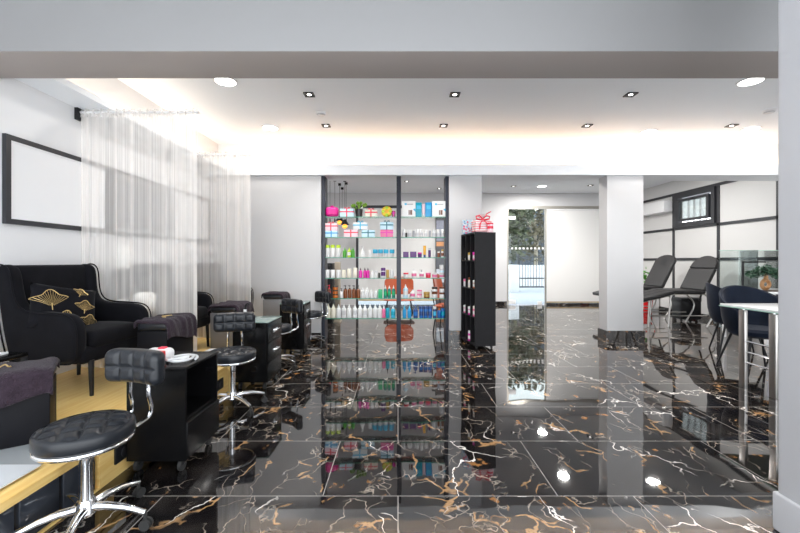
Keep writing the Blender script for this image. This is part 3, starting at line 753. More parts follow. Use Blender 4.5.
frame(2.77, 3.75, PANELW, 'black framed white wall panel above the gold-cushioned armchair')
frame(3.80, 4.76, PANELG, 'black framed grey wall panel behind the first sheer curtain')
frame(4.84, 6.06 - .30, PANELW, 'black framed white wall panel behind the second sheer curtain')

def curtain(x0, x1, y, ztop, zbot, label, seed):
    o = thing('sheer_curtain', label, 'curtain', (0, y, 0))
    rnd = random.Random(seed); ph = [rnd.uniform(0, 6) for _ in range(4)]
    def fn(u, v):
        x = x0 + (x1 - x0) * u; z = zbot + (ztop - zbot) * v
        a = 1.0 * (.012 * math.sin(u * 46 + ph[0]) + .006 * math.sin(u * 83 + ph[1] + v * .8)) + .012 * math.sin(u * 19 + ph[2] - v)
        a *= (.55 + .45 * (1 - v))
        return (x + .010 * math.sin(u * 60 + ph[3]) * (1 - v), a, z)
    c = MB().grid(fn, 150, 14).build('cloth', SHEER, o)
    def fh(u, v):
        x = x0 + (x1 - x0) * u
        return (x, .016 * math.sin(u * 95) + (-.006 + .012 * v), ztop - .045 + .075 * v + .002 * math.sin(u * 65))
    MB().grid(fh, 220, 4).build('gathered_heading', SHEER, o)
    # side hems
    for ux in (0.0, 1.0):
        MB().grid(lambda u, v: Vector(fn(max(0, min(1, ux + (u - .5) * .03)), v)) + Vector((0, -.004, 0)), 3, 14).build('hem', SHEER, o)
    r = MB().tube([(x0 - .02, 0, ztop), (x1 + .02, 0, ztop)], .011, 10); r.build('curtain_rod', WHITEP, o)
    MB().box(x0 - .045, x0 - .0, -.03, .03, ztop - .07, ztop + .035, bev=.004).build('rod_bracket', BLACKP, o)
curtain(XL + .03, -1.79, 3.42, 2.52, PT + .005, 'white sheer curtain hanging in front, between the first and second armchairs', 3)
curtain(XL + .03, -1.82, 4.74, 2.51, PT + .005, 'white sheer curtain hanging behind, between the second and third armchairs', 8)

# ------------------------------------------------------------------ armchairs
def armchair():
    t = thing('armchair', '', 'armchair', (0, 0, PT))
    for x in (-.25, .25):
        for y in (-.36, .30):
            MB().tube([(x, y, 0), (x, y, .012), (x*.98, y*.97, .25)], [.015, .015, .022], 10).build('leg', BLACKP, t)
    MB().rbox((0, -.01, .29), (.33, .35, .06), .04, mid=2).build('seat_base', VELVET, t)
    def puff(p):
        k = max(0, 1 - (p.x/.27)**2) * max(0, 1 - (p.y/.29)**2)
        return (p.x, p.y, p.z + (.028 * k if p.z > 0 else 0))
    MB().rbox((0, -.09, .385), (.255, .285, .062), .045, mid=6, deform=puff).build('seat_cushion', VELVET, t)
    def lean(p):
        z = (p.z + .32) / .64
        return (p.x * (1 + .10 * z), p.y + .09 * z - .03 * (1 - (p.x/.3)**2) * .4, p.z)
    MB().rbox((0, .245, .60), (.30, .062, .32), .045, mid=5, deform=lean).build('backrest', VELVET, t)
    out = round_outline([(.29, .245), (.34, .45), (.36, .62), (.395, .90), (.385, .93), (.27, .93), (.228, .915), (.222, .86), (.212, .76), (.198, .675), (.16, .622), (.08, .604), (-.06, .598), (-.20, .594), (-.30, .585), (-.355, .545), (-.368, .48), (-.362, .40), (-.345, .245)], 110, 10)
    for s in (-1, 1):
        def flare(v, s=s):
            return (v.x + s * (.05 * (v.z - .3) - .03 * v.y), v.y, v.z)
        MB().profile(out, .10, .038, k=4, x0=s * .31, deform=flare).build('wing_arm', VELVET, t)
        MB().tube([flare(Vector((s*.31 + s*.052, p[0], p[1]))) for p in out], .006, 6, closed=True).build('piping', VELVET, t)
    for ch in [c for c in C.objects if c.parent == t]:
        for v in ch.data.vertices: v.co.y *= .82; v.co.x *= .93
    return t
a1 = armchair(); a1['label'] = 'black velvet wing armchair with a gold-leaf cushion, in front of the curtains'
a1.location = (-2.44, 2.97, PT); a1.rotation_euler = (0, 0, math.radians(86))
copy_tree(a1, (-2.41, 4.05, PT), math.radians(88), 'black velvet wing armchair seen through the first sheer curtain')
copy_tree(a1, (-2.40, 5.25, PT), math.radians(90), 'black velvet wing armchair seen through the second sheer curtain')

# cushion with gold leaves
def cush():
    W, Hh, T = .215, .165, .07
    def z_(u, v): return T * max(0, (1 - u**4) * (1 - v**4)) ** .5
    m = MB()
    def fr(s):
        def fn(a, b):
            u, v = 2*a - 1, 2*b - 1
            return (u * W * (1 - .07 * (1 - v*v) * abs(u)**3), s * z_(u, v), v * Hh * (1 - .06 * (1 - u*u) * abs(v)**3))
        return fn
    m.grid(fr(-1), 18, 14).grid(fr(1), 18, 14)
    bmesh.ops.remove_doubles(m.bm, verts=m.bm.verts[:], dist=.0004)
    def on(x, z):
        u, v = x/W, z/Hh; return (x, -z_(max(-.99, min(.99, u)), max(-.99, min(.99, v))) - .003, z)
    for (cx_, cz_, R_, rot) in ((-.11, -.02, .125, 1.7), (-.03, -.135, .095, 1.4), (.095, -.035, .085, 1.5), (.06, .085, .06, 1.2), (.135, -.14, .085, 1.5)):
        nr = 15
        for i in range(nr):
            f_ = i / (nr - 1) - .5
            a = rot + 2.0 * f_; rr = R_ * (.90 + .10 * math.cos(f_ * 12))
            da = .022; pts = []
            for r_ in (.10, .55, 1.0):
                for sg in (-1, 1):
                    aa = a + sg * da * (1.4 - r_)
                    pts.append(on(cx_ + rr*r_*math.cos(aa), cz_ + rr*r_*math.sin(aa)))
            m.add(pts, [(0, 1, 3, 2), (2, 3, 5, 4)], 1)
        rim = [on(cx_ + R_ * (.90 + .10 * math.cos(f_ * 12)) * math.cos(rot + 2.0 * f_), cz_ + R_ * (.90 + .10 * math.cos(f_ * 12)) * math.sin(rot + 2.0 * f_)) for f_ in [k / 40 - .5 for k in range(41)]]
        m.tube(rim, .0028, 5, mi=1)
        m.tube([on(cx_ + t_ * R_ * math.cos(rot), cz_ + t_ * R_ * math.sin(rot)) for t_ in (-.2, .0, .2)], .003, 5, mi=1)
    return m
o = cush().build('cushion', [VELVET, GOLDM], None, ang=60)
tag(o, 'black cushion with gold ginkgo leaves leaning in the front armchair', 'cushion')
o.rotation_mode = 'XYZ'
o.matrix_world = Matrix.Translation((-2.455, 2.83, PT + .605)) @ Matrix.Rotation(math.radians(72), 4, 'Z') @ Matrix.Rotation(math.radians(-18), 4, 'X') @ Matrix.Rotation(math.radians(13), 4, 'Y')
pw = MB().rbox((0, 0, .10), (.10, .05, .10), .05, mid=3).build('pillow', FLOWER); tag(pw, 'small white pillow seen behind the front armchair arm', 'pillow')
pw.location = (-2.37, 3.60, PT + .46); pw.rotation_euler = (0, 0, 1.2)

# flower by the wall behind the first armchair
o = thing('flower_vase', 'tall white vase of white flowers behind the first sheer curtain', 'vase', (-2.52, 3.53, PT))
MB().lathe([(0, 0), (.06, 0), (.045, .2), (.03, .5), (.045, .6), (.035, .6), (0, .55)], 18).build('vase', WHITEP, o)
MB().tube([(0, 0, .55), (.01, 0, .8), (.0, .0, .95)], .004, 6).build('stem', FLOWER, o)
f = MB()
for _ in range(60):
    v = Vector((random.gauss(0, 1), random.gauss(0, 1), random.gauss(0, 1))).normalized()
    f.lathe([(0, -.006), (.030, 0), (0, .012)], 7, M=Matrix.Translation(Vector((0, 0, .98)) + Vector((v.x*.10, v.y*.045, v.z*.11))) @ v.to_track_quat('Z', 'Y').to_matrix().to_4x4())
f.lathe([(0, .87), (.06, .90), (.085, .98), (.06, 1.06), (0, 1.09)], 16, sy=.5)
f.build('blossom', FLOWER, o)

# side table at the near side
o = thing('side_table', 'low black side table with a magazine beside the front armchair', 'table', (-2.66, 2.25, PT))
MB().box(-.12, .34, -.16, .17, .355, .38, bev=.006).build('table_top', BLACKW, o)
for x in (-.10, .325):
    for y in (-.145, .155): MB().box(x - .012, x + .012, y - .012, y + .012, 0, .355, bev=.003).build('leg', BLACKP, o)
m = MB().box(-.14, .14, -.10, .10, 0, .012, bev=.002).box(-.139, .0, -.099, .099, .012, .014).box(.02, .12, -.07, .06, .012, .0135, mi=1)
tag(m.build('magazine', [PAPER, cm('palepink')], None, (-2.52, 2.25, PT + .38), .15), 'white magazine lying on the low black side table', 'magazine')

# ------------------------------------------------------------------ foot rests with towels
def footrest(x0, x1, y0, y1, h, label, body, rz=0.0, padx=0.0):
    """box x0..x1, y0..y1 in the frame of its pivot"""
    o = thing('foot_rest', label, 'foot rest', (0, 0, PT), rz)
    MB().box(x0, x1, y0, y1, 0, h - .07, bev=.006).build('body', body, o)
    MB().rbox(((x0 + x1 - padx)/2, (y0 + y1)/2, h - .035), ((x1 - x0 + padx)/2 + .004, (y1 - y0)/2 + .004, .036), .03, mid=2).build('pad', VINYL, o)
    return o, (x0 - padx, x1, y0, y1, h)
def towel(fr, label, side, d0, d1, seed=1, over=.012, cover=1.0, gold=True, back=.05):
    """a cloth lying on a foot rest and hanging down its side: side 'x' (+x face) or 'y' (-y face)"""
    root, (x0, x1, y0, y1, h) = fr
    rnd = random.Random(seed); ph = [rnd.uniform(0, 6) for _ in range(6)]
    if side == 'x': A, B_ = x1 - x0, y1 - y0
    else: A, B_ = y1 - y0, x1 - x0
    r = .035
    def fn(u, v):
        w = -over + (B_ + 2*over) * v
        drop = d0 + (d1 - d0) * v + .008 * math.sin(v * 8 + ph[0])
        s = -back + u * (back + A * cover + drop)
        s0 = A * (1 - cover)
        if s < 0: t, z = 0, 0
        q = s + s0
        if q <= A - r: t, z, nx, nz = q, 0, 0, 1
        elif q <= A - r + r * PI/2:
            a = (q - A + r) / r; t, z, nx, nz = A - r + r * math.sin(a), -r * (1 - math.cos(a)), math.sin(a), math.cos(a)
        else: t, z, nx, nz = A, -r - (q - A + r - r * PI/2), 1, 0
        k = min(1, max(0, -z / .12))
        lump = .012 + .0035 * math.sin(v * 17 + u * 4 + ph[1]) + .003 * math.sin(v * 31 + ph[2] - u * 6) + k * (.009 + .009 * math.sin(v * 13 + ph[3]) + .005 * math.sin(v * 27 + ph[4]))
        t += nx * lump; z += nz * lump
        if q < 0: z -= min(.06, -q) * .9; t = max(t, -.012)
        e = max(0, abs(v - .5) * 2 - .90) / .10
        z -= .016 * e * e
        if side == 'x': return (x0 + t, y0 + w, h + z)
        return (x0 + w, y1 - t, h + z)
    o = MB().grid(fn, 40, 40).build('towel', TOWEL, None, tuple(root.location), root.rotation_euler[2])
    sd = o.modifiers.new('thick', 'SOLIDIFY'); sd.thickness = .012; sd.offset = 0
    tag(o, label, 'towel')
    if gold:
        pts = []
        for i in range(40):
            t_ = i / 39
            p = Vector(fn(.36 + .05 * math.sin(t_ * 15), .42 + .20 * t_)); pts.append((p.x, p.y, p.z + .008))
        MB().tube(pts, .0045, 5).build('gold_emblem', GOLDM, o)
    return o
DG = mat('dark_grey_board', (.006, .006, .008), .5, spec=.12)
LG = mat('grey_board', (.16, .16, .17), .4)
fr = footrest(-.195, 0, 0, .26, .375, 'black pedestal foot rest beside the low side table, nearest the first stool', DG, math.radians(36), .26)
fr[0].location = (-1.825, 2.02, PT)
towel(fr, 'plum towel hanging over the foot rest beside the low side table', 'y', .17, .10, 5).location = fr[0].location
towel(footrest(-2.02, -1.79, 2.98, 3.37, .475, 'black foot rest in front of the gold-cushioned armchair', DG), 'plum towel with a gold emblem in front of the gold-cushioned armchair', 'x', .10, .17, 9)
towel(footrest(-2.04, -1.76, 4.18, 4.62, .455, 'grey foot rest behind the second black stool', LG), 'plum towel draped over the foot rest behind the second stool', 'x', .07, .10, 12, gold=False)
towel(footrest(-1.86, -1.60, 5.30, 5.62, .49, 'grey foot rest near the shelf wall, behind the third stool', LG), 'plum towel over the grey foot rest near the shelf wall', 'x', .04, .08, 15, gold=False)
bx = MB().box(-.10, .10, -.12, .12, 0, .10, bev=.006).box(-.095, .095, -.115, .115, .10, .105); tag(bx.build('storage_box', WHITEP, None, (-1.72, 3.60, PT)), 'white box on the oak platform behind the draped foot rest', 'box')

# ------------------------------------------------------------------ trolleys
def casters(o, pts, r=.03):
    for (x, y) in pts:
        c = MB().tube([(-.009, 0, r), (.009, 0, r)], r, 14, M=Matrix.Translation((x, y, 0))).build('caster', GRIP, o)
        MB().box(x - .014, x + .014, y - .012, y + .022, r, max(.045, r + .03), bev=.004).build('fork', BLACKP, c)
def trolley_open(x0, x1, y0, y1, h, label):
    o = thing('trolley_cabinet', label, 'cabinet', ((x0+x1)/2, (y0+y1)/2, 0)); a, b = (x1-x0)/2, (y1-y0)/2; t = .018
    m = MB().box(-a, a, -b, -b + t, .07, h - t).box(-a, a, b - t, b, .07, h - t).box(-a, -a + t, -b + t, b - t, .07, h - t)
    m.box(-a, a, -b + t, b - t, .07, .07 + t).box(-a + t, a - .01, -b + t, b - t, .29, .29 + t)
    m.build('carcass', BLACKW, o)
    MB().box(-a, a + .006, -b, b, h - t, h, bev=.003).build('top_panel', BLACKW, o)
    MB().box(a - .014, a + .014, -b + .004, b - .004, .085, .285, bev=.003).build('drawer', BLACKW, o)
    casters(o, [(sx * (a - .04), sy * (b - .04)) for sx in (-1, 1) for sy in (-1, 1)], .034)
def trolley_drawers(x0, x1, y0, y1, h, label, glass=True):
    o = thing('trolley_cabinet', label, 'cabinet', ((x0+x1)/2, (y0+y1)/2, 0)); a, b = (x1-x0)/2, (y1-y0)/2
    MB().box(-a, a - .02, -b, b, .075, h - .01, bev=.003).build('carcass', BLACKW, o)
    MB().box(-a - .004, a + .004, -b - .004, b + .004, h - .01, h, bev=.003).build('glass_top', mat('frosted_green_glass', (.22, .30, .28), .08), o)
    zs = [(h - .20, h - .015), (h - .385, h - .205), (.08, h - .39)]
    for i, (z0, z1) in enumerate(zs):
        d = MB().box(a - .02, a, -b + .004, b - .004, z0, z1, bev=.003).build('drawer', BLACKW, o)
        if i < 2:
            zc = (z0 + z1)/2 + .01
            MB().tube([(a, -.055, zc), (a + .022, -.045, zc), (a + .022, .045, zc), (a, .055, zc)], .0075, 8).box(a, a + .004, -.06, .06, zc - .028, zc + .006, bev=.001).build('handle', CHROME, d)
    casters(o, [(sx * (a - .05), sy * (b - .05)) for sx in (-1, 1) for sy in (-1, 1)])
trolley_open(-1.53, -1.20, 2.17, 2.56, .60, 'black open-sided manicure trolley behind the first stool')
trolley_drawers(-1.53, -1.20, 3.56, 3.97, .635, 'black two-handled drawer trolley beside the second stool')
trolley_drawers(-1.50, -1.19, 4.88, 5.25, .66, 'black drawer trolley beside the third stool near the shelf wall')
# things on the first trolley
o = thing('manicure_lamp', 'white curved manicure device with red details on the open trolley', 'device', (-1.45, 2.29, .60))
MB().rbox((0, 0, .035), (.075, .10, .035), .03, mid=2).build('body', WHITEP, o)
MB().rbox((.05, -.05, .04), (.03, .035, .032), .008).build('side_panel', RED, o)
MB().rbox((.02, .05, .072), (.02, .02, .006), .005).build('button', cm('red'), o)
pts = []
for i in range(80):
    a = i / 79 * 4 * PI; r = .085 - .0005 * i
    pts.append((r * math.cos(a), r * math.sin(a) * 1.1, .010 + .014 * (i / 79) + .002 * math.sin(a * 2)))
pts += [(.02, -.05, .028), (-.03, -.09, .025)]
o = MB().tube(pts, .0075, 8).build('hose', mat('white_rubber', (.66, .67, .68), .4)); o.location = (-1.305, 2.32, .600); tag(o, 'coiled white hose lying on the open trolley top', 'hose')
o = thing('desk_tool', 'black curved nail drill on the drawer trolley beside the second stool', 'nail drill', (-1.47, 3.70, .635))
MB().lathe([(0, 0), (.03, 0), (.03, .012), (.012, .02), (0, .02)], 16).build('base', BLACKP, o)
MB().tube([(0, 0, .02), (0, .0, .10), (.012, 0, .15), (.03, 0, .16), (.045, 0, .14)], .009, 8).build('handpiece', BLACKP, o)
MB().lathe([(0, .06), (.014, .06), (.014, .10), (0, .10)], 12).build('collar', WHITEP, o)

# ------------------------------------------------------------------ stools
def stool():
    t = thing('stool', '', 'stool', (0, 0, 0))
    R_ = .183
    m = MB(); prof = []
    n = 72; rings = 26
    verts = []; faces = []
    def zt(x, y):
        r = math.hypot(x, y) / R_
        e = .022 * (1 - r * r)
        g = 0
        for ang in (PI/4, -PI/4):
            q = (x * math.cos(ang) + y * math.sin(ang)) / .078
            d = abs(q - round(q)) * .078
            g = max(g, math.exp(-(d / .009) ** 2))
        return .472 + e - .013 * g * min(1, max(0, (1 - r) * 6))
    verts.append((0, 0, zt(0, 0)))
    for i in range(1, rings + 1):
        r = (R_ - .012) * i / rings
        for k in range(n):
            a = 2*PI*k/n; verts.append((r*math.cos(a), r*math.sin(a), zt(r*math.cos(a), r*math.sin(a))))
    for k in range(n): faces.append((0, 1 + k, 1 + (k+1) % n))
    for i in range(rings - 1):
        for k in range(n):
            k2 = (k+1) % n; faces.append((1 + i*n + k, 1 + (i+1)*n + k, 1 + (i+1)*n + k2, 1 + i*n + k2))
    m.add(verts, faces)
    rr = R_ - .012
    m.lathe([(rr, zt(rr, 0)), (R_ - .004, .469), (R_, .460), (R_ + .001, .425), (R_ - .004, .414), (R_ - .02, .41), (0, .41)], n)
    bmesh.ops.remove_doubles(m.bm, verts=m.bm.verts[:], dist=.0008)
    m.build('seat', VINYL, t, ang=60)
    MB().tube([((R_ - .012)*math.cos(2*PI*i/48), (R_ - .012)*math.sin(2*PI*i/48), .402) for i in range(48)], .011, 10, closed=True).lathe([(0, .39), (R_ - .03, .392), (R_ - .03, .409), (0, .409)], 40).build('seat_rim', CHROME, t)
    MB().lathe([(0, .13), (.027, .13), (.027, .30), (.030, .305), (.030, .375), (.05, .385), (.05, .395), (0, .395)], 20).build('column', CHROME, t)
    MB().lathe([(0, .075), (.035, .075), (.045, .09), (.042, .115), (.034, .14), (0, .14)], 20).build('hub', CHROME, t)
    for i in range(5):
        a = 2*PI*i/5 + .31
        c_, s_ = math.cos(a), math.sin(a)
        P_ = [(.03, .108), (.09, .112), (.16, .104), (.22, .088), (.255, .076)]
        lg = MB().tube([(r*c_, r*s_, z) for r, z in P_], [.020, .018, .016, .014, .013], 10).build('base_leg', CHROME, t)
        ca = MB()
        for s in (-1, 1):
            o_ = Vector((-s_, c_, 0)) * .011 * s
            p0 = Vector((.258*c_, .258*s_, .024)) + o_ * .5; p1 = p0 + o_
            ca.tube([tuple(p0), tuple(p1)], .024, 14)
        ca.tube([(.255*c_, .255*s_, .024), (.255*c_, .255*s_, .074)], .007, 8)
        ca.build('caster', GRIP, lg)
    # backrest, behind = +y
    def tuft(p):
        x, y, z = p
        gx = abs((x / .080) - round(x / .080)) * .080; gz = abs(z)
        g = max(math.exp(-(gx/.011)**2), math.exp(-(gz/.011)**2))
        edge = min(1, max(0, (.18 - abs(x)) * 30)) * min(1, max(0, (.085 - abs(z)) * 40))
        puf = .010 * math.cos(x/.17*PI/2) 
        return (x, y * (1 - .22 * g * edge) + .035 * (x/.18)**2 * -1 + .01, z)
    MB().rbox((0, .25, .668), (.168, .046, .084), .040, mid=36, k=4, deform=tuft).build('backrest', VINYL, t, ang=60)
    for s in (-1, 1):
        MB().tube([tuple(p) for p in smooth_loop([(s*.05, .255, .63), (s*.055, .262, .57), (s*.058, .262, .52), (s*.06, .275, .455), (s*.06, .262, .415), (s*.058, .20, .396), (s*.05, .08, .393)], 4, closed=False)], .009, 8).build('back_bar', CHROME, t)
    return t
s1 = stool(); s1.location = (-1.385, 1.71, 0); s1.rotation_euler = (0, 0, math.radians(-15)); s1['label'] = 'black quilted chrome stool beside the open trolley, in front of all others'
copy_tree(s1, (-1.345, 3.12, 0), math.radians(18), 'black quilted chrome stool between the open trolley and drawer trolley')
copy_tree(s1, (-1.385, 4.34, 0), math.radians(-36), 'black chrome stool between the two drawer trolleys')
copy_tree(s1, (-1.265, 5.50, 0), math.radians(-42), 'black chrome stool against the shelf wall beside the glass shelves')

# ------------------------------------------------------------------ cube bookcase by the column
o = thing('bookcase', 'black cube bookcase on casters in front of the white column', 'bookcase', (PX(475, 5.19), 5.19, 0), math.radians(9.2))
D_, L_, B0, B1 = .295, .585, .045, 1.59; t = .02
m = MB().box(0, D_, 0, t, B0, B1).box(0, D_, L_ - t, L_, B0, B1).box(0, D_, t, L_ - t, B0, B0 + t).box(0, D_, t, L_ - t, B1 - t, B1)
m.build('carcass', mat('black_laminate', (.008, .0075, .009), .55, spec=.25, var=.3, vscale=12), o)
MB().box(D_ - .008, D_ - .001, t, L_ - t, B0 + t, B1 - t).build('back_panel', BLACKP, o)
rows_ = [B0 + (B1 - B0) * k / 4 for k in range(5)]
for z in rows_[1:4]: MB().box(.002, D_ - .008, t, L_ - t, z - .008, z + .008).build('shelf', MATS['black_laminate'], o)
for k in (1, 2):
    y = L_ * k / 3
    for r in range(4): MB().box(.003, D_ - .009, y - .007, y + .007, (rows_[r] + .0085) if r else B0 + t, (rows_[r+1] - .0085) if r < 3 else B1 - t).build('divider', MATS['black_laminate'], o)
casters(o, [(.04, .05), (D_ - .04, .05), (.04, L_ - .05), (D_ - .04, L_ - .05)], .02)
BM = Matrix.Translation(o.location) @ Matrix.Rotation(math.radians(9.2), 4, 'Z')
RN = ['lowest', 'second', 'third', 'top']; CN = ['column-side', 'middle', 'nearest']
for (r, c_, b, cap, kind) in ((3, 1, 'cream', 'gold', 'jar'), (3, 2, 'pink', 'magenta', 'jar'), (2, 0, 'white', 'pink', 'jar'), (2, 1, 'cream', 'amber', 'cylinder'), (2, 2, 'orange', 'white', 'jar'),
                              (1, 0, 'pink', 'white', 'jar'), (1, 1, 'magenta', 'white', 'jar'), (1, 2, 'pink', 'cream', 'cylinder'), (0, 1, 'magenta', 'white', 'cylinder')):
    y = L_ * (2.5 - c_) / 3
    p = BM @ Vector((.055, y, rows_[r] + .008 if r else B0 + t))
    cw = {0: 'far', 1: 'middle', 2: 'near'}[c_]
    bottle(kind, .095, .11 if kind == 'jar' else .14, b, cap, 'white', p, 'cosmetic_jar' if kind == 'jar' else 'cosmetic_bottle',
           '%s %s in the %s cube of the %s row of the black bookcase' % (b, 'jar' if kind == 'jar' else 'bottle', cw, RN[r]))
bk = MB().box(0, .012, -.07, .07, 0, .20, bev=.002); o = bk.build('booklet', PAPER); p = BM @ Vector((.05, L_ * .83, rows_[3] + .012)); o.location = p
o.rotation_euler = (0, math.radians(12), math.radians(9)); tag(o, 'white booklet leaning in the top far cube of the bookcase', 'booklet')
# gift bags on the bookcase
def bkp(x, y): 
    return BM @ Vector((x, y, B1))
o = thing('gift_bag', 'red and white striped gift bag with red bow on the bookcase', 'gift bag', bkp(.15, .15), math.radians(9))
m = MB().rbox((0, 0, .085), (.12, .075, .085), .03, mid=4)
for i in range(5): m.box(-.122, .122, -.077, .077, .018 + i*.032, .026 + i*.032, mi=1)
m.build('bag', [mat('glossy_wrap', (.82, .74, .74), .2, bump=.4, bscale=20), cm('red')], o)
MB().lathe([(.07, .165), (.02, .195), (.05, .235), (.07, .25), (0, .205)], 12).build('bag_top', MATS['glossy_wrap'], o)
b = MB()
for s in (-1, 1):
    b.tube([(0, -.05, .19), (s*.05, -.06, .235), (s*.10, -.05, .225), (s*.09, -.05, .19), (s*.04, -.05, .18)], .011, 6, closed=True)
    b.tube([(0, -.06, .19), (s*.05, -.085, .12), (s*.06, -.085, .04)], .008, 6)
b.tube([(0, -.02, .20), (.08, 0, .27), (.14, 0, .30)], .007, 6)
b.build('bow', cm('red'), o)
o = thing('gift_tin', 'small red and white gift tin beside the striped bag on bookcase', 'gift tin', bkp(.235, .045), math.radians(9))
MB().lathe([(0, 0), (.04, 0), (.04, .11), (0, .11)], 20, mi=0).build('tin', cm('palepink'), o)
MB().lathe([(.041, .05), (.0415, .052), (.0415, .085), (.041, .087)], 20).build('band', cm('red'), o)
MB().lathe([(0, .11), (.043, .11), (.043, .13), (0, .132)], 20).build('lid', cm('red'), o)
fb = bpy.data.materials.new('floral_print'); fb.use_nodes = True
nt = fb.node_tree; v = nt.nodes.new('ShaderNodeTexVoronoi'); v.inputs['Scale'].default_value = 45
cr = nt.nodes.new('ShaderNodeValToRGB'); cr.color_ramp.interpolation = 'CONSTANT'
for i, (p_, c_) in enumerate(((0, (.55, .68, .78)), (.45, (.80, .15, .25)), (.55, (.75, .78, .82)), (.75, (.20, .40, .62)), (.85, (.8, .75, .6)))):
    e = cr.color_ramp.elements[i] if i < 2 else cr.color_ramp.elements.new(p_)
    e.position = p_; e.color = (*c_, 1)
tc = nt.nodes.new('ShaderNodeTexCoord'); nt.links.new(tc.outputs['Object'], v.inputs['Vector']); nt.links.new(v.outputs['Color'], cr.inputs['Fac']); nt.links.new(cr.outputs['Color'], nt.nodes['Principled BSDF'].inputs['Base Color'])
o = MB().box(-.08, .08, -.03, .03, 0, .21, bev=.003).build('floral_box', fb, None, bkp(.06, .46), math.radians(4)); tag(o, 'blue floral print box on the far end of the bookcase', 'box')
MB().box(-.083, .083, -.033, .033, .17, .213, bev=.003).build('lid', fb, o)

# ------------------------------------------------------------------ orange chairs behind the shelves
def shell_chair(label, loc, rz, sz=1.0, sx=1.0):
    t = thing('shell_chair', label, 'chair', loc, rz)
    def sq(a, b, ha, hb):
        u, v = abs(a) / ha, abs(b) / hb
        return 1 if max(u, v) < 1e-6 else max(u, v) / (u**4 + v**4) ** .25
    def bend(p):
        k = sq(p.x, p.z, .265, .17)
        return (p.x * k, p.y + .05 * (p.x/.25)**2 * -1 + p.z * .18, p.z * k)
    MB().rbox((0, .21, .70), (.265, .012, .17), .011, mid=14, deform=bend).build('backrest', ORANGE, t)
    def dish(p):
        k = sq(p.x, p.y, .275, .23)
        return (p.x * k, p.y * k, p.z - .03 * (1 - (p.x/.27)**2) * (1 - (p.y/.25)**2))
    MB().rbox((0, -.02, .445), (.275, .23, .016), .015, mid=8, deform=dish).build('seat', ORANGE, t)
    for s in (-1, 1):
        MB().tube([(s*.20, .17, .44), (s*.215, .20, .58), (s*.21, .215, .66)], .010, 8).build('back_bar', BLACKP, t)
        for y in (-.19, .17): MB().tube([(s*.20, y*.8, .425), (s*.235, y*1.1, .012), (s*.235, y*1.1, 0)], .011, 8).build('leg', BLACKP, t)
    for ch in [c for c in C.objects if c.parent == t]:
        for v in ch.data.vertices:
            z = v.co.z; v.co.x *= sx; v.co.y *= sx
            v.co.z = z * sz if z < .46 else .46 * sz + (z - .46) * 1.28
    return t
shell_chair('low orange lounge chair with short black legs, centred behind the shelves', (PX(399, 9.4), 9.3, 0), .0, .62, 1.36)
shell_chair('orange shell chair partly hidden by the right shelf post', (.84, 6.55, 0), math.radians(70))

# ------------------------------------------------------------------ right side: treatment beds
def bed(label, loc, split, hb):
    t = thing('treatment_bed', label, 'treatment bed', loc)
    w = .30       # half width (local y)
    MB().rbox((.27, 0, .635), (.30, w, .032), .022, mid=2).build('seat', GREYV, t)
    M1 = Matrix.Translation((0, 0, .645)) @ Matrix.Rotation(math.radians(-14), 4, 'Y')
    MB().rbox((-.32, 0, -.015), (.31, w, .034), .022, mid=2, M=M1).build('leg_rest', GREYV, t)
    for y in (-.10, .10): MB().box(-.60, -.03, y - .006, y + .006, .016, .0225, M=M1, bev=.002).build('seam', BLACKP, t)
    M2 = Matrix.Translation((.55, 0, .66)) @ Matrix.Rotation(math.radians(-64), 4, 'Y')
    def outline(x0, x1, rd):
        pts = [(-w, x0), (w, x0)]
        n = 14
        if rd:
            for i in range(n + 1):
                a = PI * i / n; pts.append((w * math.cos(a), x1 - rd + rd * math.sin(a)))
        else: pts += [(w, x1), (-w, x1)]
        return pts
    MY = M2 @ Matrix(((0, 0, 1, 0), (0, 1, 0, 0), (-1, 0, 0, 0), (0, 0, 0, 1)))
    L_ = .74 * hb
    if split:
        MB().profile(outline(0, L_ - .27, 0), .062, .018, M=MY).build('backrest', GREYV, t)
        MB().profile(outline(L_ - .26, L_, .22), .062, .018, M=MY).build('headrest', GREYV, t)
    else:
        b = MB().profile(outline(0, L_, .15), .062, .018, M=MY).build('backrest', GREYV, t)
        MB().lathe([(0, .0), (.055, 0), (.065, .004), (0, .004)], 20, M=M2 @ Matrix.Translation((L_ - .16, 0, .031)), sx=1.3).build('face_hole', BLACKP, b)
    fr = MB()
    for s in (-1, 1):
        y = s * (w - .05)
        fr.tube([(-.05, y, .60), (.52, y, .60)], .014, 8)
        fr.tube([tuple(M2 @ Vector((0.02, y, -.045))), tuple(M2 @ Vector((.5, y, -.045)))], .012, 8)
        fr.tube([tuple(M1 @ Vector((-.58, y, -.06))), tuple(M1 @ Vector((-.02, y, -.06)))], .012, 8)
    fr.tube([(-.05, -w + .05, .60), (-.05, w - .05, .60)], .012, 8).tube([(.52, -w + .05, .60), (.52, w - .05, .60)], .012, 8)
    fr.build('frame', STEEL, t)
    for s in (-1, 1):
        y = s * (w - .04)
        for pts in ([(.06, y, .60), (.0, y, .585), (-.05, y, .52), (-.09, y, .02), (-.09, y, 0)], [(.50, y, .60), (.60, y, .57), (.78, y, .34), (.62, y, .02), (.62, y, 0)], [(-.44, y, .50), (-.46, y, .02), (-.46, y, 0)]):
            MB().tube([tuple(p) for p in smooth_loop(pts, 4, closed=False)], .015, 10).build('leg', STEEL, t)
        MB().tube([(-.45, y, .20), (.62, y, .20)], .010, 8).build('rail', STEEL, t)
    MB().tube([(.60, -.1, .46), (.72, -.1, .85)], .016, 8).build('gas_strut', BLACKP, t)
bed('charcoal treatment bed with separate rounded headrest, standing in front of the other', (5.02, 7.28, 0), True, .95)
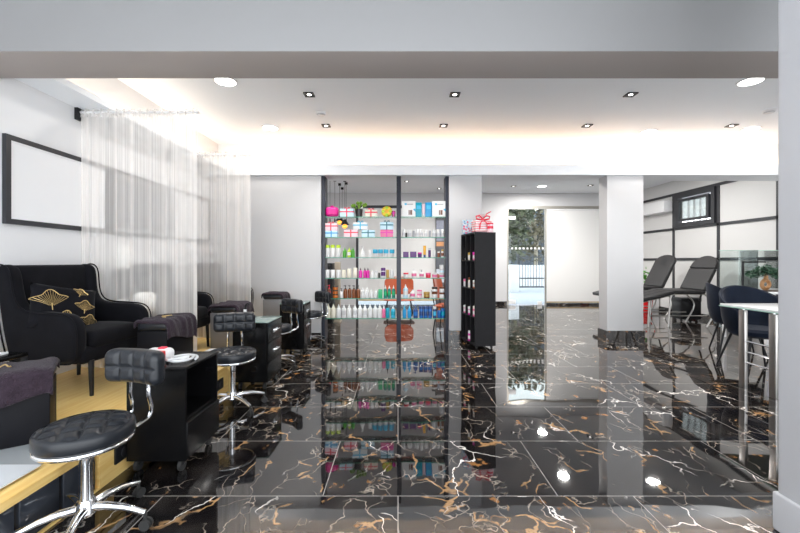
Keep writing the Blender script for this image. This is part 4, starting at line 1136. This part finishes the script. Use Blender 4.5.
bed('charcoal treatment bed with face hole, standing behind the split-headrest bed', (4.92, 8.25, 0), False, 1.0)
o = thing('wheeled_box', 'black wheeled box standing under the treatment beds', 'box', (5.78, 7.75, 0))
MB().box(-.20, .20, -.16, .10, .05, .46, bev=.01).build('body', BLACKP, o); MB().box(-.205, .205, -.165, .105, .40, .47, bev=.008).build('lid', BLACKP, o)
casters(o, [(-.15, -.10), (.15, -.10), (-.15, .06), (.15, .06)], .022)
o = thing('bucket', 'small red bucket on the floor behind the treatment beds', 'bucket', (PX(647.5, 9.0), 9.0, 0))
MB().lathe([(0, 0), (.085, 0), (.105, .26), (.112, .265), (.112, .275), (.10, .275), (.082, .02), (0, .02)], 22).build('pail', RED, o)
MB().tube([(.105*math.cos(a), 0, .26 + .09*math.sin(a)) for a in [PI*i/12 for i in range(13)]], .004, 6).build('handle', STEEL, o)
o = thing('low_cabinet', 'low white cabinet with red patterned cover in the far corner', 'cabinet', (6.08, 9.62, 0))
MB().box(-.25, .24, -.3, .3, .0, .50, bev=.006).build('body', PANELW, o)
rp = mat('red_pattern', (.75, .55, .5), .7)
nt = rp.node_tree; v = nt.nodes.new('ShaderNodeTexVoronoi'); v.inputs['Scale'].default_value = 14; cr = nt.nodes.new('ShaderNodeValToRGB'); cr.color_ramp.interpolation = 'CONSTANT'
cr.color_ramp.elements[0].color = (.55, .05, .05, 1); cr.color_ramp.elements[1].color = (.85, .8, .75, 1); cr.color_ramp.elements[1].position = .3
tc = nt.nodes.new('ShaderNodeTexCoord'); nt.links.new(tc.outputs['Object'], v.inputs['Vector']); nt.links.new(v.outputs['Distance'], cr.inputs['Fac']); nt.links.new(cr.outputs['Color'], nt.nodes['Principled BSDF'].inputs['Base Color'])
MB().box(-.26, .25, -.31, .31, .44, .52, bev=.01).build('cover', rp, o)
o = thing('corner_plant', 'green leafy plant in a white pot in the far corner', 'plant', (6.02, 9.5, .52))
MB().lathe([(0, 0), (.07, 0), (.09, .15), (.08, .15), (0, .13)], 18).build('pot', WHITEP, o)
f = MB(); leaves(f, (0, 0, .33), (.17, .17, .22), 70, .075); f.build('foliage', mat('fresh_leaf', (.08, .30, .03), .45, var=.4), o)
MB().tube([(0, 0, .13), (.01, 0, .3)], .01, 6).build('stem', LEAF, o)
# air conditioner
o = thing('air_conditioner', 'white air conditioner on the wall beside the small window', 'air conditioner', (XR, 9.5, 2.33))
MB().rbox((-.115, 0, .14), (.115, .62, .14), .03, mid=2).build('body', WHITEP, o)
MB().box(-.225, -.14, -.56, .56, -.004, .02, bev=.004).build('air_flap', LIGHTGREY, o)
MB().box(-.233, -.228, -.58, .58, .06, .24, bev=.002).build('front_panel', WHITEP, o)

# ------------------------------------------------------------------ right tables and tub chairs
TX = 3.245
o = thing('nail_table', 'white topped table with steel ladder legs beside the front column', 'table', (TX, 3.50, 0))
MB().box(0, 1.5, -.36, .38, .755, .775, bev=.004).build('table_top', mat('white_gloss_top', (.80, .81, .82), .12), o)
MB().box(-.006, 1.506, -.366, .386, .748, .756).build('glass_underlay', mat('pale_glass_edge', (.45, .66, .58), .2), o)
for x in (.03, 1.41):
    for y in (-.13, .17):
        MB().box(x, x + .03, y - .033, y + .033, 0, .735, bev=.004).build('leg', STEEL, o)
        MB().tube([(x + .015, y, .735), (x + .015, y, .75)], .014, 10).build('leg_pin', CHROME, o)
    for z in (.24, .34, .44): MB().tube([(x + .015, -.10, z), (x + .015, .14, z)], .009, 8).build('rung', CHROME, o)

def tub_chair():
    t = thing('tub_chair', '', 'chair')
    m = MB(); n = 40; loops = []
    for i in range(n + 1):
        a = math.radians(-118 + 236 * i / n)
        k = max(0, math.cos(a * .62)) ** 1.5
        top = .62 + .29 * k
        d = (math.sin(a), math.cos(a))
        prof = [(.15, .39), (.22, .40), (.262, .47), (.285, .58), (.305, top - .02), (.298, top), (.276, top), (.266, top - .03), (.245, .56), (.225, .49), (.20, .46)]
        loops.append([(d[0]*r*1.02, d[1]*r*.98, z) for r, z in prof])
    q = len(loops[0]); verts = [v for l in loops for v in l]; faces = []
    for i in range(n):
        for j in range(q):
            j2 = (j+1) % q; faces.append((i*q + j, i*q + j2, (i+1)*q + j2, (i+1)*q + j))
    faces.append(tuple(range(q))); faces.append(tuple(reversed([n*q + j for j in range(q)])))
    m.add(verts, faces).build('backrest', NAVY, t)
    MB().lathe([(0, .385), (.20, .385), (.245, .41), (.25, .45), (.225, .478), (0, .49)], 32, c=(0, -.02, 0)).build('seat', NAVY, t)
    MB().tube([loops[i][5] for i in range(n + 1)], .008, 6).build('piping', NAVY, t)
    for x, y in ((-.15, -.15), (.15, -.15), (-.15, .13), (.15, .13)):
        MB().tube([(x, y, .395), (x*1.65, y*1.65, .012), (x*1.65, y*1.65, 0)], [.014, .010, .010], 8).build('leg', BLACKP, t)
    return t
c1 = tub_chair(); c1['label'] = 'navy velvet tub chair pushed up to the white steel-legged table'
c1.location = (3.90, 4.20, 0); c1.rotation_euler = (0, 0, math.radians(-8))
copy_tree(c1, (4.36, 4.98, 0), math.radians(62), 'navy velvet tub chair standing between the table and the treatment beds')

o = thing('side_desk', 'white desk with glass screen against the battened wall', 'desk', (5.12, 5.35, 0))
MB().box(0, 1.19, 0, .80, .735, .765, bev=.004).build('desk_top', MATS['white_gloss_top'], o)
for x in (.03, 1.06):
    for y in (.03, .73): MB().box(x, x + .04, y, y + .04, 0, .735, bev=.004).build('leg', WHITEP, o)
MB().box(.0, 1.13, .785, .795, .765, 1.365).build('glass_screen', GLASS, o)
MB().box(.0, 1.13, .7835, .7965, 1.365, 1.372).build('screen_edge', MATS['pale_glass_edge'], o)
MB().box(.30, .308, .45, .784, .765, 1.365).build('glass_wing', GLASS, o)
o = thing('desk_lamp', 'black slim angular desk lamp beside the small bonsai tree', 'lamp', (5.24, 5.85, .765))
MB().lathe([(0, 0), (.07, 0), (.07, .012), (0, .014)], 20).build('base', BLACKP, o)
MB().box(-.011, .011, -.011, .011, .012, .415, bev=.003).build('pole', BLACKP, o)
MB().box(-.012, .34, -.016, .016, .41, .43, bev=.004).build('lamp_arm', BLACKP, o)
o = thing('bonsai', 'small green bonsai with ringed trunk on the white desk', 'bonsai', (5.25, 5.50, .765))
MB().box(-.10, .13, -.07, .07, 0, .022, bev=.006).build('tray', mat('dark_tray', (.05, .03, .02), .4), o)
MB().lathe([(.05, -.03), (.085, 0), (.05, .03), (.03, 0), (.05, -.03)], 22, M=Matrix.Translation((0, 0, .10)) @ Matrix.Rotation(PI/2, 4, 'X')).tube([(.0, 0, .16), (.01, 0, .22), (-.02, 0, .26)], [.03, .022, .014], 8).build('trunk', TERRA, o)
f = MB()
for c_ in ((-.11, 0, .24), (0, 0, .31), (.10, .01, .27), (.13, 0, .23), (-.04, 0, .27)): leaves(f, (c_[0]*1.5, c_[1], c_[2] + .01), (.12, .09, .06), 110, .030)
f.build('foliage', LEAF2, o)

# ------------------------------------------------------------------ ceiling fittings and light
def lamp(name, loc, power, size, parent, color=(1, .97, .93), spread=180):
    l = bpy.data.lights.new(name, 'AREA'); l.shape = 'DISK'; l.size = size; l.energy = power; l.color = color; l.spread = math.radians(spread)
    o = bpy.data.objects.new(name, l); C.objects.link(o); o.parent = parent; o.location = loc
    return o
def downlight(x, y, label, power=30):
    o = thing('downlight', label, 'ceiling light', (x, y, H))
    MB().lathe([(.105, -.001), (.118, -.004), (.118, -.010), (.100, -.012), (.100, -.004)], 28).build('trim_ring', WHITEP, o)
    MB().lathe([(0, -.010), (.100, -.010), (.100, -.004), (0, -.004)], 28).build('diffuser', LEDW, o)
    lamp('downlight_lamp', (0, 0, -.02), power, .2, o)
def spot(x, y, label, power=6):
    o = thing('square_spotlight', label, 'ceiling light', (x, y, H))
    s = .055
    m = MB()
    for b in ((-s, s, -s, -s*.72), (-s, s, s*.72, s), (-s, -s*.72, -s*.72, s*.72), (s*.72, s, -s*.72, s*.72)): m.box(*b, -.012, 0)
    m.build('trim_ring', BLACKP, o)
    MB().box(-s*.72, s*.72, -s*.72, s*.72, -.006, -.001).build('reflector', BLACKP, o)
    MB().lathe([(0, -.009), (.020, -.009), (.024, -.006), (0, -.006)], 16).build('bulb', LEDS, o)
    lamp('spotlight_lamp', (0, 0, -.02), power, .04, o, spread=90)
P0 = 26
downlight(-1.77, 3.95, 'round ceiling light just behind the front beam, above the curtain', 9)
downlight(-1.77, 5.33, 'round ceiling light between the sheer curtains and the square spots', 4)
downlight(3.58, 5.50, 'round ceiling light in front of the entrance column', 3.5)
downlight(4.93, 5.38, 'round ceiling light beside the front column, above the nail table', 12)
downlight(3.62, 3.95, 'round ceiling light half hidden by the front beam', P0)
downlight(3.55, 9.5, 'round ceiling light in front of the glass entrance door', 50)
for x, y, lb in ((-1.6, 7.3, 'unseen added ceiling light behind the shelf wall, above the tall black cabinet'), (1.3, 7.3, 'unseen added ceiling light behind the white column beside the shelves'),
                 (3.25, 7.6, 'round ceiling light hidden by the beam, before the entrance'), (4.9, 7.4, 'unseen added ceiling light behind the beam, above the treatment beds')):
    downlight(x, y, lb, 28 if x > 4 else 55)  # unseen lamps added to brighten the far room; entrance one follows a floor reflection
for i, x in enumerate((-.985, .63, 2.58)): spot(x, 4.27, ORD[i] + ' black square spotlight from the curtains, row nearer the front beam')
for i, x in enumerate((-.98, .62, 2.58, 4.55)): spot(x, 5.25, ORD[i] + ' black square spotlight from the curtains, row nearer the warm cove')
spot(2.85, 9.5, 'black square spotlight before the entrance, nearer the bookcase'); spot(4.7, 9.4, 'black square spotlight before the entrance, nearer the treatment beds')
spot(.2, 8.9, 'black square spotlight above the orange chair, behind the shelves'); spot(1.05, 9.8, 'black square spotlight in the far room, above the wide blind')
for x, y, lb in ((-.96, 4.80, 'white smoke detector between the black square spotlights'), (4.55, 4.72, 'white smoke detector beside the front column')):
    o = thing('smoke_detector', lb, 'smoke detector', (x, y, H))
    MB().lathe([(0, -.035), (.04, -.034), (.062, -.02), (.066, 0), (0, 0)], 24).build('housing', WHITEP, o)
    MB().lathe([(.045, -.0335), (.05, -.030), (.054, -.026)], 24).build('ring', LIGHTGREY, o)

w = bpy.data.worlds.new('daylight'); bpy.context.scene.world = w; w.use_nodes = True
bg = w.node_tree.nodes['Background']; bg.inputs['Color'].default_value = (.92, .96, 1, 1); bg.inputs['Strength'].default_value = 3.6

cd = bpy.data.cameras.new('camera'); cam = bpy.data.objects.new('camera', cd); C.objects.link(cam)
cam.location = (0, 0, EYE); cam.rotation_euler = (PI/2, 0, 0)
cd.sensor_width = 36; cd.sensor_fit = 'HORIZONTAL'; cd.lens = F / 800 * 36; cd.shift_x = (400 - CX) / 800; cd.shift_y = -(266.5 - CY) / 800
cd.clip_start = .05
sc = bpy.context.scene; sc.camera = cam
vs = sc.view_settings; vs.view_transform = 'Standard'; vs.look = 'None'; vs.gamma = 1; vs.exposure = 0.36
try:
    vs.use_curve_mapping = False
except Exception: pass
cy = sc.cycles
cy.use_denoising = True
cy.max_bounces = 10; cy.transparent_max_bounces = 24; cy.diffuse_bounces = 5; cy.glossy_bounces = 5
cy.sample_clamp_indirect = 6
cy.caustics_reflective = False; cy.caustics_refractive = False
